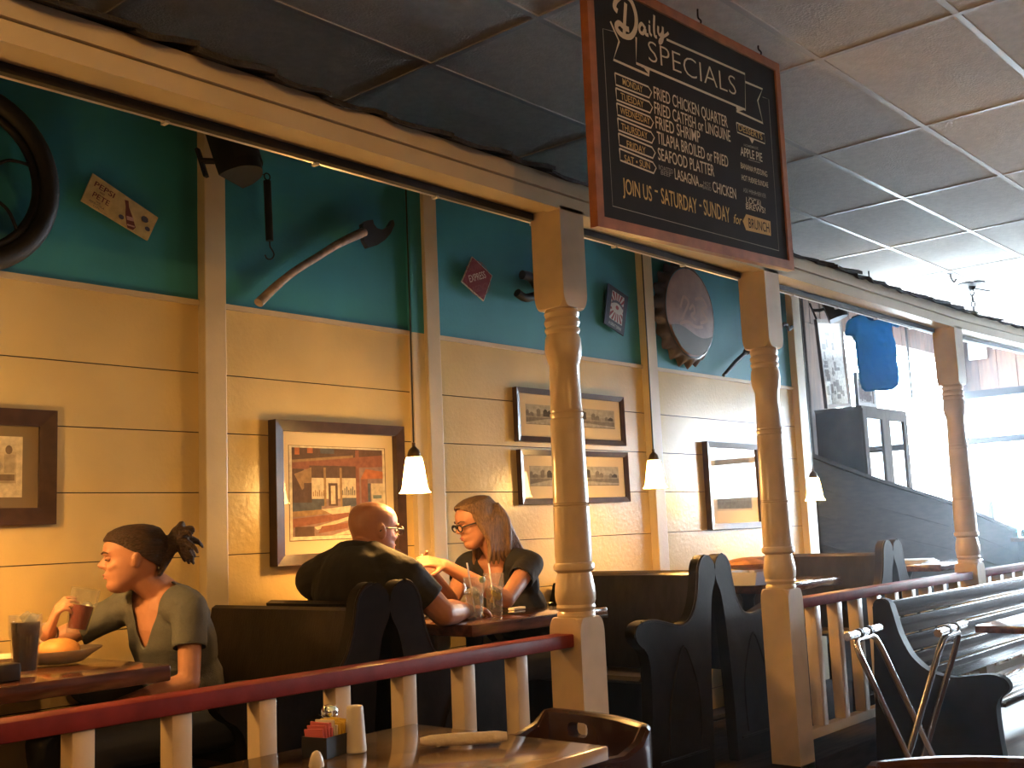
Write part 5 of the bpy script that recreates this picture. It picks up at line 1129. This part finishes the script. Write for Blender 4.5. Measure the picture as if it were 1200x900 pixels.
footA = cB+gap*0.15; footA.z = FLOOR+0.012; footB = cA-gap*0.15; footB.z = FLOOR+0.012
uframe(cA, footA, 'leg_frame', CHROME); uframe(cB, footB, 'leg_frame', mat('dark chrome', (0.28, 0.28, 0.3), 0.2, metal=1.0))
for c_ in (cA, cB):
    MB().tube([c_-ax*0.17+V((0, 0, 0.018)), c_+ax*0.17+V((0, 0, 0.018))], 0.014, 12).build('top_bar', CHROME, t)
    for q in (-0.05, 0.05): MB().tube([c_+ax*(q-0.012)+V((0, 0, 0.018)), c_+ax*(q+0.012)+V((0, 0, 0.018))], 0.0175, 12).build('strap_loop', BLACK, t)

# ------------------------------------------------------------------ far bay: shirt, cabinet, partition, counter things
SHX, SHY = 8.36, None
cS = at(1021, 415, X=8.30)
t = thing('t_shirt', 'bright blue T-shirt hanging from a hanger under the beam', 'shirt', tuple(cS))
def sp_pt(x, y_, dy_=0.0): p = at(x, y_, X=8.30); return p
wS = V((0.62, -0.78, 0)).normalized()              # shirt faces the room
o0 = at(1021, 372, X=8.30); sc = (at(1052, 400, X=8.30)-at(990, 400, X=8.30)).length
ppm = 1307/((o0-CAM).dot(FW))
out = [(-0.60, 0.02), (-0.97, -0.08), (-1.02, -0.26), (-0.70, -0.30), (-0.66, -0.6), (-0.56, -1.22), (0.0, -1.28), (0.62, -1.20), (0.66, -0.6), (0.68, -0.16), (0.98, -0.14), (0.92, 0.10), (0.5, 0.12), (0.28, 0.05), (0.18, -0.03), (0.0, -0.07), (-0.18, -0.05), (-0.32, 0.03)]
out = [(-0.30, 0.06), (-0.62, 0.02), (-0.92, -0.10), (-1.02, -0.40), (-0.98, -0.50), (-0.74, -0.50), (-0.66, -0.9), (-0.60, -1.95), (0.0, -2.0), (0.78, -1.90), (0.76, -0.9), (0.74, -0.24), (0.90, -0.24), (1.0, -0.28), (0.98, 0.02), (0.72, 0.10), (0.36, 0.12), (0.22, -0.02), (0.0, -0.09), (-0.18, -0.04)]
k_ = 31/ppm
def shirt_pt(u, v): return o0 + RT*u*k_ + V((0, 0, 1))*v*k_*1.38
b = bmesh.new(); N2 = 26
poly = sp2(out+[out[0]], 3)[:-1]
def inside(x, y_):
    c = False; j = len(poly)-1
    for i in range(len(poly)):
        xi, yi = poly[i]; xj, yj = poly[j]
        if (yi > y_) != (yj > y_) and x < (xj-xi)*(y_-yi)/(yj-yi)+xi: c = not c
        j = i
    return c
nrm = RT.cross(V((0, 0, 1))).normalized()
m = MB(); n = len(poly); pf = [shirt_pt(u, v)-nrm*0.028 for u, v in poly]; pb = [shirt_pt(u, v)+nrm*0.028 for u, v in poly]
m.faces(pf+pb, [tuple(range(n)), tuple(range(2*n-1, n-1, -1))]+[(i, i+n, (i+1) % n+n, (i+1) % n) for i in range(n)])
bmesh.ops.triangulate(m.bm, faces=m.bm.faces[:])
remeshed(m, 'cloth', cloth_mat('bright blue jersey', (0.035, 0.27, 0.52)), t, 0.012, 6, disp=0.022)
m = MB(); m.tube(spline([shirt_pt(-0.24, 0.03)-nrm*0.0, shirt_pt(-0.1, -0.06)+nrm*0.03, shirt_pt(0.08, -0.08)+nrm*0.03, shirt_pt(0.3, 0.07)], 5), 0.010, 8); m.build('neck_band', mat('darker blue band', (0.008, 0.10, 0.28), 0.85), t)
t = thing('coat_hanger', 'black plastic hanger holding the blue T-shirt', 'hanger', tuple(shirt_pt(0, 0.2)))
MB().tube(spline([shirt_pt(-0.72, -0.02), shirt_pt(-0.3, 0.1), shirt_pt(0, 0.22), shirt_pt(0.36, 0.16), shirt_pt(0.78, 0.02)], 5), 0.011, 8).build('shoulder_bar', BLACK, t)
top_ = shirt_pt(0.1, 0.24); MB().tube(spline([shirt_pt(0, 0.2), shirt_pt(0.02, 0.3), shirt_pt(0.14, 0.40), shirt_pt(0.05, 0.52)], 5)+[V((shirt_pt(0.05, 0.5).x, shirt_pt(0.05, 0.5).y, CEIL))], 0.006, 8).build('hook', IRON, t)

cx0 = 8.6; ca = at(1010, 478, X=cx0); cb = at(955, 484, X=cx0); czt = ca.z; y0c, y1c = ca.y, min(cb.y, YS-0.02); x1c = at(1062, 487, Y=ca.y).x
t = thing('display_cabinet', 'pale wooden cabinet with glazed doors standing behind the sloping dark boards', 'cabinet', ((cx0+x1c)/2, (y0c+y1c)/2, FLOOR))
PALE = mat('pale grey cabinet wood', (0.15, 0.125, 0.11), 0.85, var=0.15, vscale=6, spec=0.05)
m = MB(); m.box((cx0, y0c+0.02, FLOOR), (cx0+0.025, y1c, czt)); m.box((x1c-0.025, y0c+0.02, FLOOR), (x1c, y1c, czt)); m.box((cx0+0.025, y1c-0.02, FLOOR), (x1c-0.025, y1c, czt)); m.box((cx0-0.01, y0c, czt), (x1c+0.01, y1c, czt+0.02)); m.box((cx0+0.025, y0c+0.02, FLOOR), (x1c-0.025, y1c-0.02, 1.1))
m.box((cx0+0.025, y0c+0.05, 1.6), (x1c-0.025, y1c-0.02, 1.62)); m.box((cx0+0.025, y0c+0.05, 1.95), (x1c-0.025, y1c-0.02, 1.97)); m.build('body', PALE, t, False)
nd = 2; dw = (x1c-cx0)/nd
for k in range(nd):
    a, b_ = cx0+dw*k, cx0+dw*(k+1); m = MB(); fr_ = 0.075
    m.box((a, y0c-0.005, 1.1), (a+fr_, y0c+0.02, czt), 0.003); m.box((b_-fr_, y0c-0.005, 1.1), (b_, y0c+0.02, czt), 0.003); m.box((a+fr_, y0c-0.005, 1.1), (b_-fr_, y0c+0.02, 1.1+fr_)); m.box((a+fr_, y0c-0.005, czt-fr_), (b_-fr_, y0c+0.02, czt))
    d_ = m.build('door', PALE, t, False); sub(d_); MB().box((a+fr_, y0c+0.008, 1.1+fr_), (b_-fr_, y0c+0.012, czt-fr_)).build('pane', PANE, d_, False); MB().sphere((b_-0.04 if k == 0 else a+0.04, y0c-0.015, 1.55), 0.013).build('knob', CHROME, d_)
# pictures leaning on the cabinet
def art_pale(w_, h_):
    ms = [flat('pale photo', (0.55, 0.58, 0.60)), flat('pale photo dark', (0.20, 0.22, 0.24))]; P = [(0, rect(-w_, -h_, w_, h_))]; rd = random.Random(9)
    for k in range(26): u, v = rd.uniform(-w_*.9, w_*.7), rd.uniform(-h_*.9, h_*.7); P.append((1, rect(u, v, u+rd.uniform(.02, .09), v+rd.uniform(.02, .08))))
    return ms, P
zc = czt+0.022
p = at(978, 478, Y=y0c+0.30)
picture('leaning_picture', cx0+0.02, cx0+0.50, zc+0.03, zc+0.78, 0.03, 'tall pale framed picture leaning on the cabinet behind the T-shirt', art_pale, 0.03, y=y1c-0.06, tilt=-0.09)
picture('leaning_picture', cx0+0.20, cx0+0.56, zc+0.02, zc+0.30, 0.035, 'small grey framed picture standing on the cabinet below the T-shirt', art_pale, 0.03, y=y0c+0.14, tilt=0.0, fm=mat('grey frame', (0.25, 0.24, 0.24), 0.4))
# black framed glass partition in front of the windows
px_ = 10.6; fz1, fz0 = 2.50, 2.07
a = at(1062, 470, X=px_); t = thing('glass_partition', 'black framed glass transom hanging in front of the bright windows', 'partition', (px_, 2.6, fz0))
BF = mat('black frame paint', (0.02, 0.02, 0.025), 0.4)
m = MB(); m.box((px_, 0.6, fz1-0.035), (px_+0.05, a.y, fz1+0.035)); m.box((px_, 0.6, fz0-0.03), (px_+0.05, 3.72, fz0+0.03)); m.box((px_, a.y-0.10, fz0-0.06), (px_+0.05, a.y, fz1-0.035)); m.box((px_, 0.6, fz0+0.03), (px_+0.05, 0.66, fz1-0.035))
for y_ in (1.6, 2.95): m.box((px_+0.015, y_, fz0+0.03), (px_+0.025, y_+0.012, fz1-0.035))
m.build('frame', BF, t, False); MB().box((px_+0.022, 0.66, fz0+0.03), (px_+0.028, a.y-0.10, fz1-0.035)).build('pane', WG, t, False)
m = MB()
for y_ in (0.9, a.y-0.05): m.tube([(px_+0.025, y_, fz1+0.03), (px_+0.025, y_, CEIL if y_ < 3 else 4.0)], 0.012, 8)
m.build('hanger_rod', IRON, t)
# counter ware silhouettes by the window
def counter_thing(px0, name, label, cat, build):
    p = at(*px0, X=11.6); p.z = 1.161; t = thing(name, label, cat, (p.x, p.y, p.z)); build(t, MX.Translation(p)); return t
cn = thing('window_counter', 'long low counter below the windows behind the furthest post', 'counter', (11.6, 2.9, FLOOR))
MB().box((11.3, 1.5, FLOOR), (11.9, 3.5, 1.12)).build('base', DARKW, cn, False); MB().box((11.25, 1.45, 1.12), (11.95, 3.55, 1.16), 0.006).build('worktop', TABLE, cn)
def f1(t, M): MB().box((-0.07, -0.055, 0), (0.07, 0.055, 0.36), 0.012, M).build('casing', BLACK, t); MB().box((-0.075, -0.04, 0.05), (-0.069, 0.04, 0.3), 0.002, M).build('front_panel', mat('dark blue plastic', (0.02, 0.03, 0.05), 0.4), t)
counter_thing((1161, 612), 'coffee_machine', 'dark upright machine on the window counter right of the furthest post', 'machine', f1)
def f2(t, M): MB().box((-0.08, -0.07, 0), (0.08, 0.07, 0.30), 0.008, M).build('carton', WHITE, t); MB().prism([(-0.08, 0.30), (0.08, 0.30), (0, 0.35)], -0.07, 0.07, M).build('gable_top', WHITE, t, False)
counter_thing((1178, 618), 'carton', 'white carton on the window counter beside the dark machine', 'carton', f2)
for k in range(4):
    def f3(t, M): MB().lathe([(0.030, 0), (0.033, 0.01), (0.033, 0.12), (0.014, 0.16), (0.012, 0.19), (0.001, 0.19)], 16, M).build('bottle_body', glass('aqua bottle', (0.35, 0.85, 0.8), 0.05), t); MB().lathe([(0.014, 0.188), (0.014, 0.21), (0.001, 0.21)], 12, M).build('cap', WHITE, t)
    o = counter_thing((1188+8.5*k, 622+2*k), 'bottle', 'aqua bottle in the row at the right end of the window counter', 'bottle', f3); o['group'] = 'aqua bottles on the window counter'
def f4(t, M): MB().box((-0.09, -0.10, 0), (0.09, 0.10, 0.17), 0.012, M).build('casing', mat('slate plastic', (0.05, 0.07, 0.09), 0.4), t); MB().box((-0.095, -0.07, 0.03), (-0.088, 0.07, 0.13), 0.003, M).build('screen', BLACK, t)
counter_thing((1113, 606), 'cash_register', 'small slate box on the window counter left of the furthest post', 'machine', f4)
# white box on the dark boards, ceiling hooks
p = at(1146, 411, X=XE-0.02); t = thing('alarm_box', 'small white alarm box on the brown boards beyond the furthest post', 'box', tuple(p))
MB().box((-0.04, -0.10, -0.10), (0.0, 0.10, 0.10), 0.012, MX.Translation(p)).build('housing', WHITE, t); MB().box((-0.046, -0.05, -0.05), (-0.039, 0.05, 0.02), 0.003, MX.Translation(p)).build('grille', mat('pale grey plastic', (0.5, 0.5, 0.5), 0.5), t)
p = at(1138, 332, Z=CEIL); t = thing('ceiling_hook', 'rusty ceiling hook with hanging chain near the windows', 'hook', tuple(p))
MB().lathe([(0.11, -0.0), (0.11, -0.012), (0.04, -0.03), (0.02, -0.06)], 16, MX.Translation(p)).build('plate', IRON, t)
m = MB()
for k in range(6): q = p+V((0, 0, -0.08-0.05*k)); m.tube([q+V((0.016*math.cos(j*.785)*(k % 2), 0.016*math.cos(j*.785)*((k+1) % 2), 0.03*math.sin(j*.785))) for j in range(8)], 0.006, 6, True)
m.build('chain', IRON, t)
m = MB(); q = at(1098, 349, Z=CEIL); m.tube([p+V((0, 0, -0.02)), V((q.x, q.y, CEIL-0.02))], 0.005, 6); q = at(1160, 341, Z=CEIL-0.05); m.tube([p+V((0, 0, -0.04)), V((q.x, q.y, CEIL-0.05))], 0.008, 6); m.build('wire', IRON, t)
p = at(1114, 320, Z=CEIL); t = tag(MB().tube(spline([p, p+V((0, 0, -0.04)), p+V((0.03, -0.01, -0.07)), p+V((0.055, -0.02, -0.045))], 5), 0.007, 8).lathe([(0.03, 0), (0.03, -0.006), (0.01, -0.012)], 12, MX.Translation(p)).build('ceiling_hook', IRON), 'small bare hook screwed into the ceiling beside the grid crossing', 'hook')

# ------------------------------------------------------------------ thin haze volume added to stand in for lens glare
HAZE_D, HAZE_G = 0.0075, 0.75
hm = bpy.data.materials.new('glare haze'); hm.use_nodes = True; nt = hm.node_tree; nt.nodes.remove(nt.nodes['Principled BSDF'])
vs_ = nt.nodes.new('ShaderNodeVolumeScatter'); vs_.inputs['Density'].default_value = HAZE_D; vs_.inputs['Anisotropy'].default_value = HAZE_G; vs_.inputs['Color'].default_value = (0.78, 0.89, 1.0, 1)
tc2 = nt.nodes.new('ShaderNodeTexCoord'); sx_ = nt.nodes.new('ShaderNodeSeparateXYZ'); mr = nt.nodes.new('ShaderNodeMapRange')
nt.links.new(tc2.outputs['Object'], sx_.inputs[0]); nt.links.new(sx_.outputs['X'], mr.inputs['Value'])
for k_, v_ in (('From Min', 2.5), ('From Max', 11.0), ('To Min', HAZE_D*0.15), ('To Max', HAZE_D*2.4)): mr.inputs[k_].default_value = v_
nt.links.new(mr.outputs[0], vs_.inputs['Density'])       # thicker towards the windows, where the glare veil is strongest
nt.links.new(vs_.outputs[0], nt.nodes['Material Output'].inputs['Volume'])
o = MB().box((-4.1, -6.1, FLOOR-0.05), (XE+0.14, 4.44, 4.05)).build('haze', hm, None, False); o['kind'] = 'stuff'
tag(o, 'thin pale haze volume added in place of lens glare near the windows', 'haze')
